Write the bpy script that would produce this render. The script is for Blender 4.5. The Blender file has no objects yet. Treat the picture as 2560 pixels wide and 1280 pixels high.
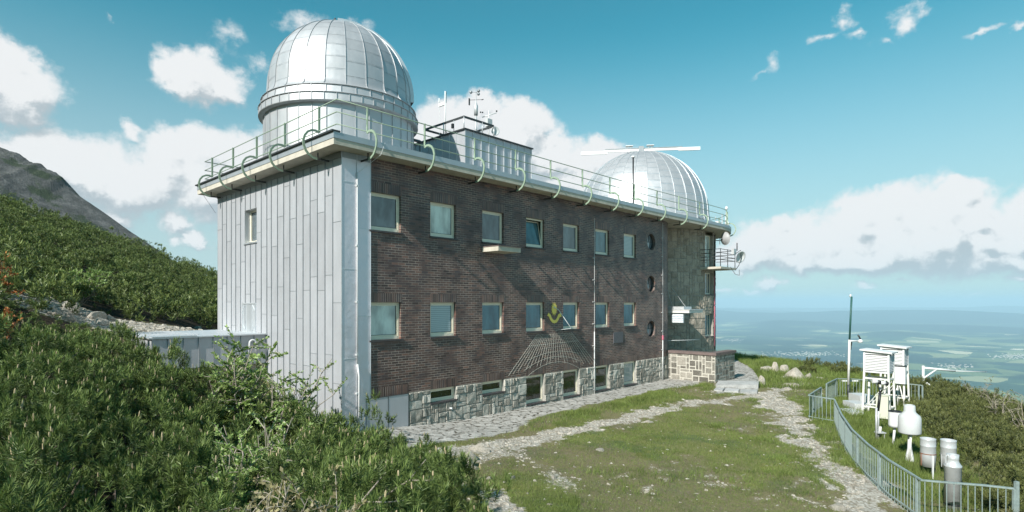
import bpy, math, random
import numpy as np
from mathutils import Matrix, Vector, noise as mnoise

S = bpy.context.scene
COL = S.collection

# ------------------------------------------------------------------ camera
cam_d = bpy.data.cameras.new("camera")
cam = bpy.data.objects.new("camera", cam_d)
COL.objects.link(cam)
cam.location = (0, 0, 0)
cam.rotation_euler = (math.radians(90), 0, 0)
cam_d.sensor_width = 36.0
cam_d.lens = 36.0 * 1420 / 2560
cam_d.shift_y = -0.0  # set below
cam_d.shift_y = (757 - 640) / 2560.0
cam_d.clip_start = 0.1
cam_d.clip_end = 400000
S.camera = cam

# ------------------------------------------------------------------ exposure
S.view_settings.view_transform = 'Standard'
S.view_settings.look = 'None'
S.view_settings.exposure = 0.5
S.view_settings.gamma = 1.0
S.view_settings.use_curve_mapping = False

# ------------------------------------------------------------------ building frame (measured from the vanishing points)
TH = math.atan2(1420, 1335)
UX, UY = math.cos(TH), math.sin(TH)
P0 = (-4.125, 16.5)
def W(s, t, z=0.0):
    """building frame (s along the long facade, t inwards) -> world"""
    return Vector((P0[0] + s * UX - t * UY, P0[1] + s * UY + t * UX, z))
def to_local(X, Y):
    dx, dy = X - P0[0], Y - P0[1]
    return dx * UX + dy * UY, -dx * UY + dy * UX

# ------------------------------------------------------------------ sun
SL = Vector((-1.0, -0.14, 0.72))                      # towards the sun, building frame
SUN = Vector((SL.x * UX - SL.y * UY, SL.x * UY + SL.y * UX, SL.z)).normalized()
sd = bpy.data.lights.new("sun", 'SUN')
sd.energy = 5.0
sd.angle = math.radians(0.8)
sd.color = (1.0, 0.965, 0.915)
sun = bpy.data.objects.new("sun", sd)
COL.objects.link(sun)
sun.rotation_euler = SUN.to_track_quat('Z', 'Y').to_euler()
SUN_EL = math.asin(SUN.z)
SUN_ROT = math.atan2(SUN.x, SUN.y)

# ------------------------------------------------------------------ world: Nishita sky and cumulus clouds by direction
world = bpy.data.worlds.new("World")
S.world = world
world.use_nodes = True

def build_world():
    nt = world.node_tree
    nt.nodes.clear()
    N = nt.nodes.new
    L = nt.links.new
    out = N('ShaderNodeOutputWorld')
    bg = N('ShaderNodeBackground')
    L(bg.outputs[0], out.inputs[0])
    sky = N('ShaderNodeTexSky')
    sky.sky_type = 'NISHITA'
    sky.sun_disc = False
    sky.sun_elevation = SUN_EL
    sky.sun_rotation = SUN_ROT
    sky.altitude = 1800
    sky.air_density = 1.0
    sky.dust_density = 0.6
    sky.ozone_density = 1.0

    # (azimuth, tan elevation) of a direction; blobs are x, y, rx, ry, weight in degrees-like units
    def conv(px, py, rx, ry, w):
        k = (px - 1280) / 1420.0
        az = math.atan(k)
        m = (757 - py) / math.sqrt(1420 ** 2 + (px - 1280) ** 2)
        sx = rx / 1420.0 / (1 + k * k)
        sy = ry / math.sqrt(1420 ** 2 + (px - 1280) ** 2)
        return az, m, sx, sy, w
    B = [
     (20,215,135,105,1.0),(70,160,75,55,.8),(-60,180,120,120,1.0),(10,290,70,50,.6),
     (505,195,105,62,1.0),(430,180,65,50,.8),(560,220,62,42,.7),(510,135,65,45,.45),(265,35,70,45,.14),
     (150,265,60,36,.2),(330,335,45,42,.6),(560,90,150,130,.27),(760,60,190,80,.32),(650,160,110,80,.30),(890,60,100,60,.25),
     (135,390,120,78,1.0),(230,430,130,90,1.0),(330,470,170,85,1.0),(430,375,85,60,1.0),(510,370,95,62,1.0),(610,385,95,70,1.0),
     (520,460,190,110,.95),(300,560,130,50,.6),(60,430,90,60,1.0),(700,420,90,60,.9),
     (445,570,50,38,.8),(485,600,45,42,.75),(450,620,60,55,.45),
     (1120,300,85,60,1.0),(1195,275,70,48,1.0),(1310,310,75,58,1.0),(1270,370,150,85,1.0),(1380,390,90,65,1.0),(1490,395,70,52,1.0),(1540,410,70,50,.9),(1080,360,110,70,1.0),(1420,460,130,70,.9),(1210,235,45,28,.45),
     (1905,605,95,62,1.0),(1965,565,50,32,.95),(1850,650,90,45,.9),(2030,600,110,70,1.0),(2150,550,100,78,1.0),(2215,515,75,55,1.0),(2130,510,60,45,.9),
     (2290,530,95,75,1.0),(2370,520,80,72,1.0),(2425,485,60,44,1.0),(2395,462,40,30,.85),(2330,600,210,90,1.1),(2250,590,130,80,1.1),(2460,560,90,80,1.0),(2470,610,120,75,1.0),(2570,560,75,88,1.0),(2620,520,90,100,1.0),
     (2150,645,260,46,1.0),(2500,655,180,45,.9),
     (1930,712,62,26,.8),(1885,735,70,18,.5),(2150,722,90,18,.42),(2260,712,110,16,.4),(2440,735,130,18,.4),(1800,735,60,18,.4),(2560,700,120,30,.5),
     (2060,90,90,40,.33),(2110,50,80,60,.36),(2150,80,90,40,.33),(2255,50,80,70,.42),(2215,100,90,36,.36),(2290,15,80,50,.36),(2460,68,150,36,.35),(1930,165,70,80,.26),(1900,190,70,36,.25),(2540,66,100,30,.32),
    ]
    g = bpy.data.node_groups.new("cloud_field", 'ShaderNodeTree')
    g.interface.new_socket(name="P", in_out='INPUT', socket_type='NodeSocketVector')
    g.interface.new_socket(name="F", in_out='OUTPUT', socket_type='NodeSocketFloat')
    gi = g.nodes.new('NodeGroupInput'); go = g.nodes.new('NodeGroupOutput')
    GN, GL = g.nodes.new, g.links.new
    # billowy displacement of the lookup position
    nz = GN('ShaderNodeTexNoise'); nz.inputs['Scale'].default_value = 12.0; nz.inputs['Detail'].default_value = 9; nz.inputs['Roughness'].default_value = 0.62
    GL(gi.outputs[0], nz.inputs['Vector'])
    sb = GN('ShaderNodeVectorMath'); sb.operation = 'SUBTRACT'; sb.inputs[1].default_value = (.5, .5, .5)
    GL(nz.outputs['Color'], sb.inputs[0])
    sc = GN('ShaderNodeVectorMath'); sc.operation = 'MULTIPLY'; sc.inputs[1].default_value = (.085, .085, 0)
    GL(sb.outputs[0], sc.inputs[0])
    ad = GN('ShaderNodeVectorMath'); ad.operation = 'ADD'
    GL(gi.outputs[0], ad.inputs[0]); GL(sc.outputs[0], ad.inputs[1])
    last = None
    for b in B:
        az, m, sx, sy, w = conv(*b)
        a = GN('ShaderNodeVectorMath'); a.operation = 'MULTIPLY_ADD'
        GL(ad.outputs[0], a.inputs[0])
        a.inputs[1].default_value = (1 / sx, 1 / sy, 0)
        a.inputs[2].default_value = (-az / sx, -m / sy, 0)
        l = GN('ShaderNodeVectorMath'); l.operation = 'LENGTH'; GL(a.outputs[0], l.inputs[0])
        q = GN('ShaderNodeMath'); q.operation = 'MULTIPLY_ADD'; GL(l.outputs['Value'], q.inputs[0])
        q.inputs[1].default_value = -.80; q.inputs[2].default_value = w - .07
        if last is None:
            last = q.outputs[0]
        else:
            x = GN('ShaderNodeMath'); x.operation = 'SMOOTH_MAX'; GL(last, x.inputs[0]); GL(q.outputs[0], x.inputs[1]); x.inputs[2].default_value = .26
            last = x.outputs[0]
    n2 = GN('ShaderNodeTexNoise'); n2.inputs['Scale'].default_value = 22.0; n2.inputs['Detail'].default_value = 8; n2.inputs['Roughness'].default_value = 0.62
    GL(gi.outputs[0], n2.inputs['Vector'])
    m2 = GN('ShaderNodeMath'); m2.operation = 'MULTIPLY_ADD'; GL(n2.outputs['Fac'], m2.inputs[0]); m2.inputs[1].default_value = .95; m2.inputs[2].default_value = -.475
    fs = GN('ShaderNodeMath'); fs.operation = 'ADD'; GL(last, fs.inputs[0]); GL(m2.outputs[0], fs.inputs[1])
    GL(fs.outputs[0], go.inputs[0])

    geo = N('ShaderNodeTexCoord')
    sep = N('ShaderNodeSeparateXYZ'); L(geo.outputs['Generated'], sep.inputs[0])
    az = N('ShaderNodeMath'); az.operation = 'ARCTAN2'; L(sep.outputs[0], az.inputs[0]); L(sep.outputs[1], az.inputs[1])
    x2 = N('ShaderNodeMath'); x2.operation = 'MULTIPLY'; L(sep.outputs[0], x2.inputs[0]); L(sep.outputs[0], x2.inputs[1])
    y2 = N('ShaderNodeMath'); y2.operation = 'MULTIPLY_ADD'; L(sep.outputs[1], y2.inputs[0]); L(sep.outputs[1], y2.inputs[1]); L(x2.outputs[0], y2.inputs[2])
    rt = N('ShaderNodeMath'); rt.operation = 'SQRT'; L(y2.outputs[0], rt.inputs[0])
    mm = N('ShaderNodeMath'); mm.operation = 'DIVIDE'; L(sep.outputs[2], mm.inputs[0]); L(rt.outputs[0], mm.inputs[1])
    P = N('ShaderNodeCombineXYZ'); L(az.outputs[0], P.inputs[0]); L(mm.outputs[0], P.inputs[1])
    def field(off):
        a = N('ShaderNodeVectorMath'); a.operation = 'ADD'; L(P.outputs[0], a.inputs[0]); a.inputs[1].default_value = off
        gr = N('ShaderNodeGroup'); gr.node_tree = g; L(a.outputs[0], gr.inputs[0])
        return gr.outputs[0]
    def ss(val, a, b, to0=0, to1=1, kind='SMOOTHSTEP'):
        mr = N('ShaderNodeMapRange'); mr.interpolation_type = kind
        L(val, mr.inputs[0]); mr.inputs[1].default_value = a; mr.inputs[2].default_value = b
        mr.inputs[3].default_value = to0; mr.inputs[4].default_value = to1
        return mr.outputs[0]
    F0 = field((0, 0, 0))
    F1 = field((-.018, .050, 0))       # towards the sun and up
    F2 = field((-.007, .013, 0))
    alpha = ss(F0, -.08, .36)
    # shading: more cloud above means greyer, with billow relief from the difference
    df = N('ShaderNodeMath'); df.operation = 'SUBTRACT'; L(F0, df.inputs[0]); L(F1, df.inputs[1])
    rel = ss(df.outputs[0], -.30, .26)
    deep = ss(F1, .35, 1.3, 1.0, 0.86)
    mul = N('ShaderNodeMath'); mul.operation = 'MULTIPLY'; L(rel, mul.inputs[0]); mul.inputs[1].default_value = 0.36
    ad = N('ShaderNodeMath'); ad.operation = 'ADD'; L(mul.outputs[0], ad.inputs[0]); ad.inputs[1].default_value = 0.64
    d2_ = N('ShaderNodeMath'); d2_.operation = 'SUBTRACT'; L(F0, d2_.inputs[0]); L(F2, d2_.inputs[1])
    ad2 = N('ShaderNodeMath'); ad2.operation = 'MULTIPLY_ADD'; L(d2_.outputs[0], ad2.inputs[0]); ad2.inputs[1].default_value = .85; L(ad.outputs[0], ad2.inputs[2])
    br = N('ShaderNodeMath'); br.operation = 'MULTIPLY'; L(ad2.outputs[0], br.inputs[0]); L(deep, br.inputs[1])
    cm = N('ShaderNodeMix'); cm.data_type = 'RGBA'
    cr = ss(br.outputs[0], .42, .92)
    L(cr, cm.inputs['Factor'])
    CS = 1.0 / 0.12
    cm.inputs['A'].default_value = (.34 * CS, .39 * CS, .42 * CS, 1)
    cm.inputs['B'].default_value = (.63 * CS, .64 * CS, .645 * CS, 1)
    # sky colour: Nishita graded towards the photograph's teal
    tint = N('ShaderNodeMix'); tint.data_type = 'RGBA'; tint.blend_type = 'MULTIPLY'; tint.inputs['Factor'].default_value = 1
    L(sky.outputs[0], tint.inputs['A']); tint.inputs['B'].default_value = SKY_TINT
    # pale air low over the horizon
    low = ss(mm.outputs[0], -.02, .50, 1.0, 0.0, 'SMOOTHSTEP')
    lm = N('ShaderNodeMath'); lm.operation = 'MULTIPLY'; L(low, lm.inputs[0]); lm.inputs[1].default_value = .9
    pm = N('ShaderNodeMix'); pm.data_type = 'RGBA'
    L(lm.outputs[0], pm.inputs['Factor']); L(tint.outputs['Result'], pm.inputs['A']); pm.inputs['B'].default_value = (.41 * CS, .438 * CS, .455 * CS, 1)
    mix = N('ShaderNodeMix'); mix.data_type = 'RGBA'
    L(alpha, mix.inputs['Factor']); L(pm.outputs['Result'], mix.inputs['A']); L(cm.outputs['Result'], mix.inputs['B'])
    L(mix.outputs['Result'], bg.inputs[0])
    bg.inputs[1].default_value = 0.12
SKY_TINT = (.27, 1.04, .84, 1)
build_world()
# ================================================================== helpers
def norm(v): return Vector(v).normalized()
class MB:
    def __init__(s): s.v = []; s.f = []; s.uv = []; s.sm = []
    def face(s, pts, uv=None, smooth=False):
        i = len(s.v)
        s.v.extend([tuple(p) for p in pts]); s.f.append(tuple(range(i, i + len(pts))))
        if uv is None:
            a, b, c = Vector(pts[0]), Vector(pts[1]), Vector(pts[2])
            n = (b - a).cross(c - b)
            ax, ay, az = abs(n.x), abs(n.y), abs(n.z)
            if az >= ax and az >= ay: uv = [(p[0], p[1]) for p in pts]
            elif ax > ay: uv = [(p[1], p[2]) for p in pts]
            else: uv = [(p[0], p[2]) for p in pts]
        s.uv.extend(uv); s.sm.append(smooth)
    def box(s, x0, x1, y0, y1, z0, z1, M=None):
        c = [(x0,y0,z0),(x1,y0,z0),(x1,y1,z0),(x0,y1,z0),(x0,y0,z1),(x1,y0,z1),(x1,y1,z1),(x0,y1,z1)]
        if M is not None: c = [tuple(M @ Vector(p)) for p in c]
        for q in ((0,3,2,1),(4,5,6,7),(0,1,5,4),(1,2,6,5),(2,3,7,6),(3,0,4,7)): s.face([c[k] for k in q])
        return s
    def tube(s, path, r, n=6, closed=False):
        P = [Vector(p) for p in path]
        R = r if isinstance(r, (list, tuple)) else [r] * len(P)
        rings = []
        up = Vector((0, 0, 1)); prev = None
        for i, p in enumerate(P):
            if closed: d = P[(i + 1) % len(P)] - P[i - 1]
            else: d = P[min(i + 1, len(P) - 1)] - P[max(i - 1, 0)]
            d.normalize()
            if prev is None:
                a = d.cross(up)
                if a.length < .05: a = d.cross(Vector((1, 0, 0)))
            else:
                a = prev - d * prev.dot(d)
            a.normalize(); prev = a
            b = d.cross(a)
            rings.append([p + (a * math.cos(2 * math.pi * k / n) + b * math.sin(2 * math.pi * k / n)) * R[i] for k in range(n)])
        m = len(P)
        for i in range(m if closed else m - 1):
            A, Bq = rings[i], rings[(i + 1) % m]
            for k in range(n):
                s.face([A[k], Bq[k], Bq[(k + 1) % n], A[(k + 1) % n]], smooth=n > 5)
        if not closed:
            s.face(rings[0]); s.face(list(reversed(rings[-1])))
        return s
    def bar(s, path, w, t, side=(0, 0, 1)):
        """flat bar swept on a path; t thick, w wide along `side`"""
        P = [Vector(p) for p in path]; sd_ = Vector(side).normalized(); rings = []
        for i, p in enumerate(P):
            d = (P[min(i + 1, len(P) - 1)] - P[max(i - 1, 0)]).normalized()
            nrm = d.cross(sd_).normalized()
            rings.append([p + sd_ * w / 2 + nrm * t / 2, p - sd_ * w / 2 + nrm * t / 2, p - sd_ * w / 2 - nrm * t / 2, p + sd_ * w / 2 - nrm * t / 2])
        for i in range(len(P) - 1):
            for k in range(4): s.face([rings[i][k], rings[i][(k + 1) % 4], rings[i + 1][(k + 1) % 4], rings[i + 1][k]])
        s.face(list(reversed(rings[0]))); s.face(rings[-1])
        return s
    def lathe(s, prof, n=32, c=(0, 0, 0), a0=0, a1=2 * math.pi, smooth=True, cap=False):
        full = abs(a1 - a0 - 2 * math.pi) < 1e-6
        for i in range(len(prof) - 1):
            (r0, z0), (r1, z1) = prof[i], prof[i + 1]
            for k in range(n):
                t0 = a0 + (a1 - a0) * k / n; t1 = a0 + (a1 - a0) * (k + 1) / n
                q = [(c[0] + r0 * math.cos(t0), c[1] + r0 * math.sin(t0), c[2] + z0), (c[0] + r0 * math.cos(t1), c[1] + r0 * math.sin(t1), c[2] + z0),
                     (c[0] + r1 * math.cos(t1), c[1] + r1 * math.sin(t1), c[2] + z1), (c[0] + r1 * math.cos(t0), c[1] + r1 * math.sin(t0), c[2] + z1)]
                rr = max(r0, r1)
                uv = [(t0 * rr, z0), (t1 * rr, z0), (t1 * rr, z1), (t0 * rr, z1)]
                if r0 < 1e-6: q = q[1:]; uv = uv[1:]
                elif r1 < 1e-6: q = q[:3]; uv = uv[:3]
                s.face(q, uv, smooth)
        if cap:
            for (r, z), rev in ((prof[0], True), (prof[-1], False)):
                if r > 1e-6:
                    p = [(c[0] + r * math.cos(2 * math.pi * k / n), c[1] + r * math.sin(2 * math.pi * k / n), c[2] + z) for k in range(n)]
                    s.face(p[::-1] if rev else p)
        return s
    def sphere(s, c, r, n=12, m=8, sq=(1, 1, 1)):
        for i in range(m):
            for k in range(n):
                q = []
                for (ii, kk) in ((i, k), (i, k + 1), (i + 1, k + 1), (i + 1, k)):
                    ph = math.pi * ii / m; t = 2 * math.pi * kk / n
                    q.append((c[0] + sq[0] * r * math.sin(ph) * math.cos(t), c[1] + sq[1] * r * math.sin(ph) * math.sin(t), c[2] - sq[2] * r * math.cos(ph)))
                if i == 0: q = [q[0], q[2], q[3]]
                elif i == m - 1: q = q[:3]
                s.face(q, [(p[0], p[2]) for p in q], True)
        return s
    def build(s, name, mat, parent=None, weld=True):
        me = bpy.data.meshes.new(name)
        me.from_pydata(s.v, [], s.f)
        uvl = me.uv_layers.new(name="UVMap")
        uvl.data.foreach_set("uv", np.array(s.uv, dtype=np.float32).ravel())
        me.polygons.foreach_set("use_smooth", np.array(s.sm, dtype=bool))
        if weld:
            import bmesh
            bm = bmesh.new(); bm.from_mesh(me)
            bmesh.ops.remove_doubles(bm, verts=bm.verts, dist=1e-4)
            bm.to_mesh(me); bm.free()
        me.materials.append(mat)
        o = bpy.data.objects.new(name, me); COL.objects.link(o)
        if parent is not None: o.parent = parent
        return o

def thing(name, label, cat, loc=(0, 0, 0), rotz=0, group=None):
    o = bpy.data.objects.new(name, None); COL.objects.link(o)
    o.empty_display_size = .2
    o.location = loc; o.rotation_euler = (0, 0, rotz); o['label'] = label; o['category'] = cat
    if group: o['group'] = group
    return o
def tag(o, label, cat, group=None, kind=None):
    o['label'] = label; o['category'] = cat
    if group: o['group'] = group
    if kind: o['kind'] = kind
    return o
def struct(o): o['kind'] = 'structure'; return o
def copy_tree(o, parent=None):
    c = o.copy(); COL.objects.link(c)
    if parent is not None: c.parent = parent
    for ch in list(o.children): copy_tree(ch, c)
    return c
def np_mesh(name, V, F, mat, smooth=False, attrs=None, uv=None):
    """V (n,3), F (m,k) arrays -> object"""
    me = bpy.data.meshes.new(name)
    V = np.asarray(V, dtype=np.float32); F = np.asarray(F, dtype=np.int32)
    m, k = F.shape
    me.vertices.add(len(V)); me.vertices.foreach_set("co", V.ravel())
    me.loops.add(m * k); me.loops.foreach_set("vertex_index", F.ravel())
    me.polygons.add(m); me.polygons.foreach_set("loop_start", np.arange(0, m * k, k, dtype=np.int32))
    me.polygons.foreach_set("loop_total", np.full(m, k, dtype=np.int32))
    me.polygons.foreach_set("use_smooth", np.full(m, smooth, dtype=bool))
    if attrs:
        for nm, a in attrs.items():
            at = me.attributes.new(nm, 'FLOAT', 'POINT'); at.data.foreach_set("value", np.asarray(a, dtype=np.float32).ravel())
    me.update(calc_edges=True)
    me.materials.append(mat)
    o = bpy.data.objects.new(name, me); COL.objects.link(o)
    return o

_rs = np.random.RandomState(5); _H = _rs.rand(512, 512)
def vnoise(x, y):
    x = np.asarray(x, float); y = np.asarray(y, float)
    xi = np.floor(x).astype(int); yi = np.floor(y).astype(int)
    fx = x - xi; fy = y - yi; fx = fx * fx * (3 - 2 * fx); fy = fy * fy * (3 - 2 * fy)
    h = lambda a, b: _H[a % 512, b % 512]
    return (h(xi, yi) * (1 - fx) + h(xi + 1, yi) * fx) * (1 - fy) + (h(xi, yi + 1) * (1 - fx) + h(xi + 1, yi + 1) * fx) * fy
def fbm(x, y, o=4):
    s = 0; a = .5
    for i in range(o):
        s = s + a * (vnoise(x * 2 ** i + 17.3 * i, y * 2 ** i + 9.1 * i) - .5); a *= .5
    return s
def sstep(a, b, x):
    t = np.clip((x - a) / (b - a), 0, 1); return t * t * (3 - 2 * t)

# ================================================================== materials
def new_mat(name):
    m = bpy.data.materials.new(name); m.use_nodes = True
    nt = m.node_tree; p = nt.nodes['Principled BSDF']
    return m, nt, p
def simple(name, col, rough=.6, metal=0.0, var=.12, scale=6.0, bump=.0, spec=.5, coords='Object', streak=False):
    m, nt, p = new_mat(name); N = nt.nodes.new; L = nt.links.new
    tc = N('ShaderNodeTexCoord'); nz = N('ShaderNodeTexNoise'); nz.inputs['Scale'].default_value = scale; nz.inputs['Detail'].default_value = 6; nz.inputs['Roughness'].default_value = .65
    if streak:
        mp = N('ShaderNodeMapping'); mp.inputs['Scale'].default_value = (1, 1, .12); L(tc.outputs[coords], mp.inputs[0]); L(mp.outputs[0], nz.inputs['Vector'])
    else: L(tc.outputs[coords], nz.inputs['Vector'])
    mx = N('ShaderNodeMix'); mx.data_type = 'RGBA'
    mx.inputs['A'].default_value = tuple(c * (1 - var) for c in col) + (1,); mx.inputs['B'].default_value = tuple(min(1, c * (1 + var)) for c in col) + (1,)
    mr = N('ShaderNodeMapRange'); L(nz.outputs['Fac'], mr.inputs[0]); mr.inputs[1].default_value = .3; mr.inputs[2].default_value = .7
    L(mr.outputs[0], mx.inputs['Factor']); L(mx.outputs['Result'], p.inputs['Base Color'])
    p.inputs['Roughness'].default_value = rough; p.inputs['Metallic'].default_value = metal; p.inputs['Specular IOR Level'].default_value = spec
    if bump:
        b = N('ShaderNodeBump'); b.inputs['Strength'].default_value = bump; b.inputs['Distance'].default_value = .02
        n3 = N('ShaderNodeTexNoise'); n3.inputs['Scale'].default_value = scale * 5; n3.inputs['Detail'].default_value = 6; L(tc.outputs[coords], n3.inputs['Vector'])
        L(n3.outputs['Fac'], b.inputs['Height']); L(b.outputs[0], p.inputs['Normal'])
    return m
def brick_mat(name, swap=False, bw=.25, rh=.0748):
    m, nt, p = new_mat(name); N = nt.nodes.new; L = nt.links.new
    uv = N('ShaderNodeUVMap'); uv.uv_map = 'UVMap'
    src = uv.outputs[0]
    if swap:
        sp = N('ShaderNodeSeparateXYZ'); L(src, sp.inputs[0]); cb = N('ShaderNodeCombineXYZ'); L(sp.outputs[1], cb.inputs[0]); L(sp.outputs[0], cb.inputs[1]); src = cb.outputs[0]
    mp = N('ShaderNodeMapping'); L(src, mp.inputs[0]); mp.inputs['Location'].default_value = (10, 10 + (.0 if not swap else 0), 0)
    br = N('ShaderNodeTexBrick'); L(mp.outputs[0], br.inputs['Vector'])
    br.inputs['Scale'].default_value = 1; br.inputs['Brick Width'].default_value = bw; br.inputs['Row Height'].default_value = rh
    br.inputs['Mortar Size'].default_value = .0062; br.inputs['Mortar Smooth'].default_value = .2; br.inputs['Bias'].default_value = 0
    br.offset = .5 if not swap else 0.0
    br.inputs['Color1'].default_value = (0, 0, 0, 1); br.inputs['Color2'].default_value = (1, 1, 1, 1); br.inputs['Mortar'].default_value = (.5, .5, .5, 1)
    rp = N('ShaderNodeValToRGB'); L(br.outputs['Color'], rp.inputs[0]); e = rp.color_ramp.elements
    e[0].position = 0; e[0].color = (.048, .027, .023, 1); e[1].position = 1; e[1].color = (.20, .10, .075, 1)
    for pos, c in ((.2, (.090, .050, .042, 1)), (.4, (.082, .057, .056, 1)), (.6, (.135, .075, .060, 1)), (.8, (.108, .062, .052, 1))):
        x = e.new(pos); x.color = c
    nz = N('ShaderNodeTexNoise'); nz.inputs['Scale'].default_value = 40; nz.inputs['Detail'].default_value = 5; L(src, nz.inputs['Vector'])
    n2 = N('ShaderNodeTexNoise'); n2.inputs['Scale'].default_value = .7; n2.inputs['Detail'].default_value = 5; L(src, n2.inputs['Vector'])
    ml = N('ShaderNodeMix'); ml.data_type = 'RGBA'; ml.blend_type = 'MULTIPLY'; ml.inputs['Factor'].default_value = 1
    mr = N('ShaderNodeMapRange'); L(nz.outputs['Fac'], mr.inputs[0]); mr.inputs[1].default_value = .25; mr.inputs[2].default_value = .75; mr.inputs[3].default_value = .75; mr.inputs[4].default_value = 1.25
    L(rp.outputs[0], ml.inputs['A']); L(mr.outputs[0], ml.inputs['B'])
    # weathered pale bloom and dark soot clouds of their own shape
    bl = N('ShaderNodeMapRange'); L(n2.outputs['Fac'], bl.inputs[0]); bl.inputs[1].default_value = .35; bl.inputs[2].default_value = .68; bl.inputs[3].default_value = .85; bl.inputs[4].default_value = 1.22
    m3 = N('ShaderNodeMix'); m3.data_type = 'RGBA'; m3.blend_type = 'MULTIPLY'; m3.inputs['Factor'].default_value = 1; L(ml.outputs['Result'], m3.inputs['A']); L(bl.outputs[0], m3.inputs['B'])
    mo = N('ShaderNodeMix'); mo.data_type = 'RGBA'; L(br.outputs['Fac'], mo.inputs['Factor']); L(m3.outputs['Result'], mo.inputs['A'])
    mc = N('ShaderNodeMix'); mc.data_type = 'RGBA'; mc.inputs['A'].default_value = (.12, .10, .09, 1); mc.inputs['B'].default_value = (.42, .35, .29, 1)
    n4 = N('ShaderNodeTexNoise'); n4.inputs['Scale'].default_value = 1.4; n4.inputs['Detail'].default_value = 6; L(src, n4.inputs['Vector'])
    mr4 = N('ShaderNodeMapRange'); L(n4.outputs['Fac'], mr4.inputs[0]); mr4.inputs[1].default_value = .38; mr4.inputs[2].default_value = .58; L(mr4.outputs[0], mc.inputs['Factor'])
    L(mc.outputs['Result'], mo.inputs['B'])
    L(mo.outputs['Result'], p.inputs['Base Color'])
    rr = N('ShaderNodeMapRange'); L(br.outputs['Fac'], rr.inputs[0]); rr.inputs[3].default_value = .42; rr.inputs[4].default_value = .9; L(rr.outputs[0], p.inputs['Roughness'])
    hb = N('ShaderNodeMath'); hb.operation = 'MULTIPLY_ADD'; L(br.outputs['Fac'], hb.inputs[0]); hb.inputs[1].default_value = -1; 
    sc = N('ShaderNodeMath'); sc.operation = 'MULTIPLY'; L(nz.outputs['Fac'], sc.inputs[0]); sc.inputs[1].default_value = .35; L(sc.outputs[0], hb.inputs[2])
    b = N('ShaderNodeBump'); b.inputs['Strength'].default_value = .8; b.inputs['Distance'].default_value = .006; L(hb.outputs[0], b.inputs['Height']); L(b.outputs[0], p.inputs['Normal'])
    return m
def stone_mat(name, cols, scale=5, bump=1.0, speck=.5, dist=.02, rnd_=.45):
    m, nt, p = new_mat(name); N = nt.nodes.new; L = nt.links.new
    tc = N('ShaderNodeTexCoord'); ge = N('ShaderNodeNewGeometry')
    n1 = N('ShaderNodeTexNoise'); n1.inputs['Scale'].default_value = scale; n1.inputs['Detail'].default_value = 8; n1.inputs['Roughness'].default_value = .7; L(tc.outputs['Object'], n1.inputs['Vector'])
    r1 = N('ShaderNodeMath'); r1.operation = 'MULTIPLY_ADD'; L(ge.outputs['Random Per Island'], r1.inputs[0]); r1.inputs[1].default_value = rnd_; r1.inputs[2].default_value = -rnd_ / 2
    ad = N('ShaderNodeMath'); ad.operation = 'ADD'; L(n1.outputs['Fac'], ad.inputs[0]); L(r1.outputs[0], ad.inputs[1])
    rp = N('ShaderNodeValToRGB'); L(ad.outputs[0], rp.inputs[0]); e = rp.color_ramp.elements
    e[0].position = .28; e[0].color = cols[0] + (1,); e[1].position = .75; e[1].color = cols[2] + (1,); x = e.new(.5); x.color = cols[1] + (1,)
    n2 = N('ShaderNodeTexNoise'); n2.inputs['Scale'].default_value = 60; n2.inputs['Detail'].default_value = 4; L(tc.outputs['Object'], n2.inputs['Vector'])
    mr = N('ShaderNodeMapRange'); L(n2.outputs['Fac'], mr.inputs[0]); mr.inputs[1].default_value = .35; mr.inputs[2].default_value = .65; mr.inputs[3].default_value = 1 - speck; mr.inputs[4].default_value = 1 + speck * .5
    ml = N('ShaderNodeMix'); ml.data_type = 'RGBA'; ml.blend_type = 'MULTIPLY'; ml.inputs['Factor'].default_value = 1; L(rp.outputs[0], ml.inputs['A']); L(mr.outputs[0], ml.inputs['B'])
    L(ml.outputs['Result'], p.inputs['Base Color']); p.inputs['Roughness'].default_value = .9; p.inputs['Specular IOR Level'].default_value = .25
    n3 = N('ShaderNodeTexNoise'); n3.inputs['Scale'].default_value = 14; n3.inputs['Detail'].default_value = 8; n3.inputs['Roughness'].default_value = .7; L(tc.outputs['Object'], n3.inputs['Vector'])
    b = N('ShaderNodeBump'); b.inputs['Strength'].default_value = bump; b.inputs['Distance'].default_value = dist; L(n3.outputs['Fac'], b.inputs['Height']); L(b.outputs[0], p.inputs['Normal'])
    return m
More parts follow.
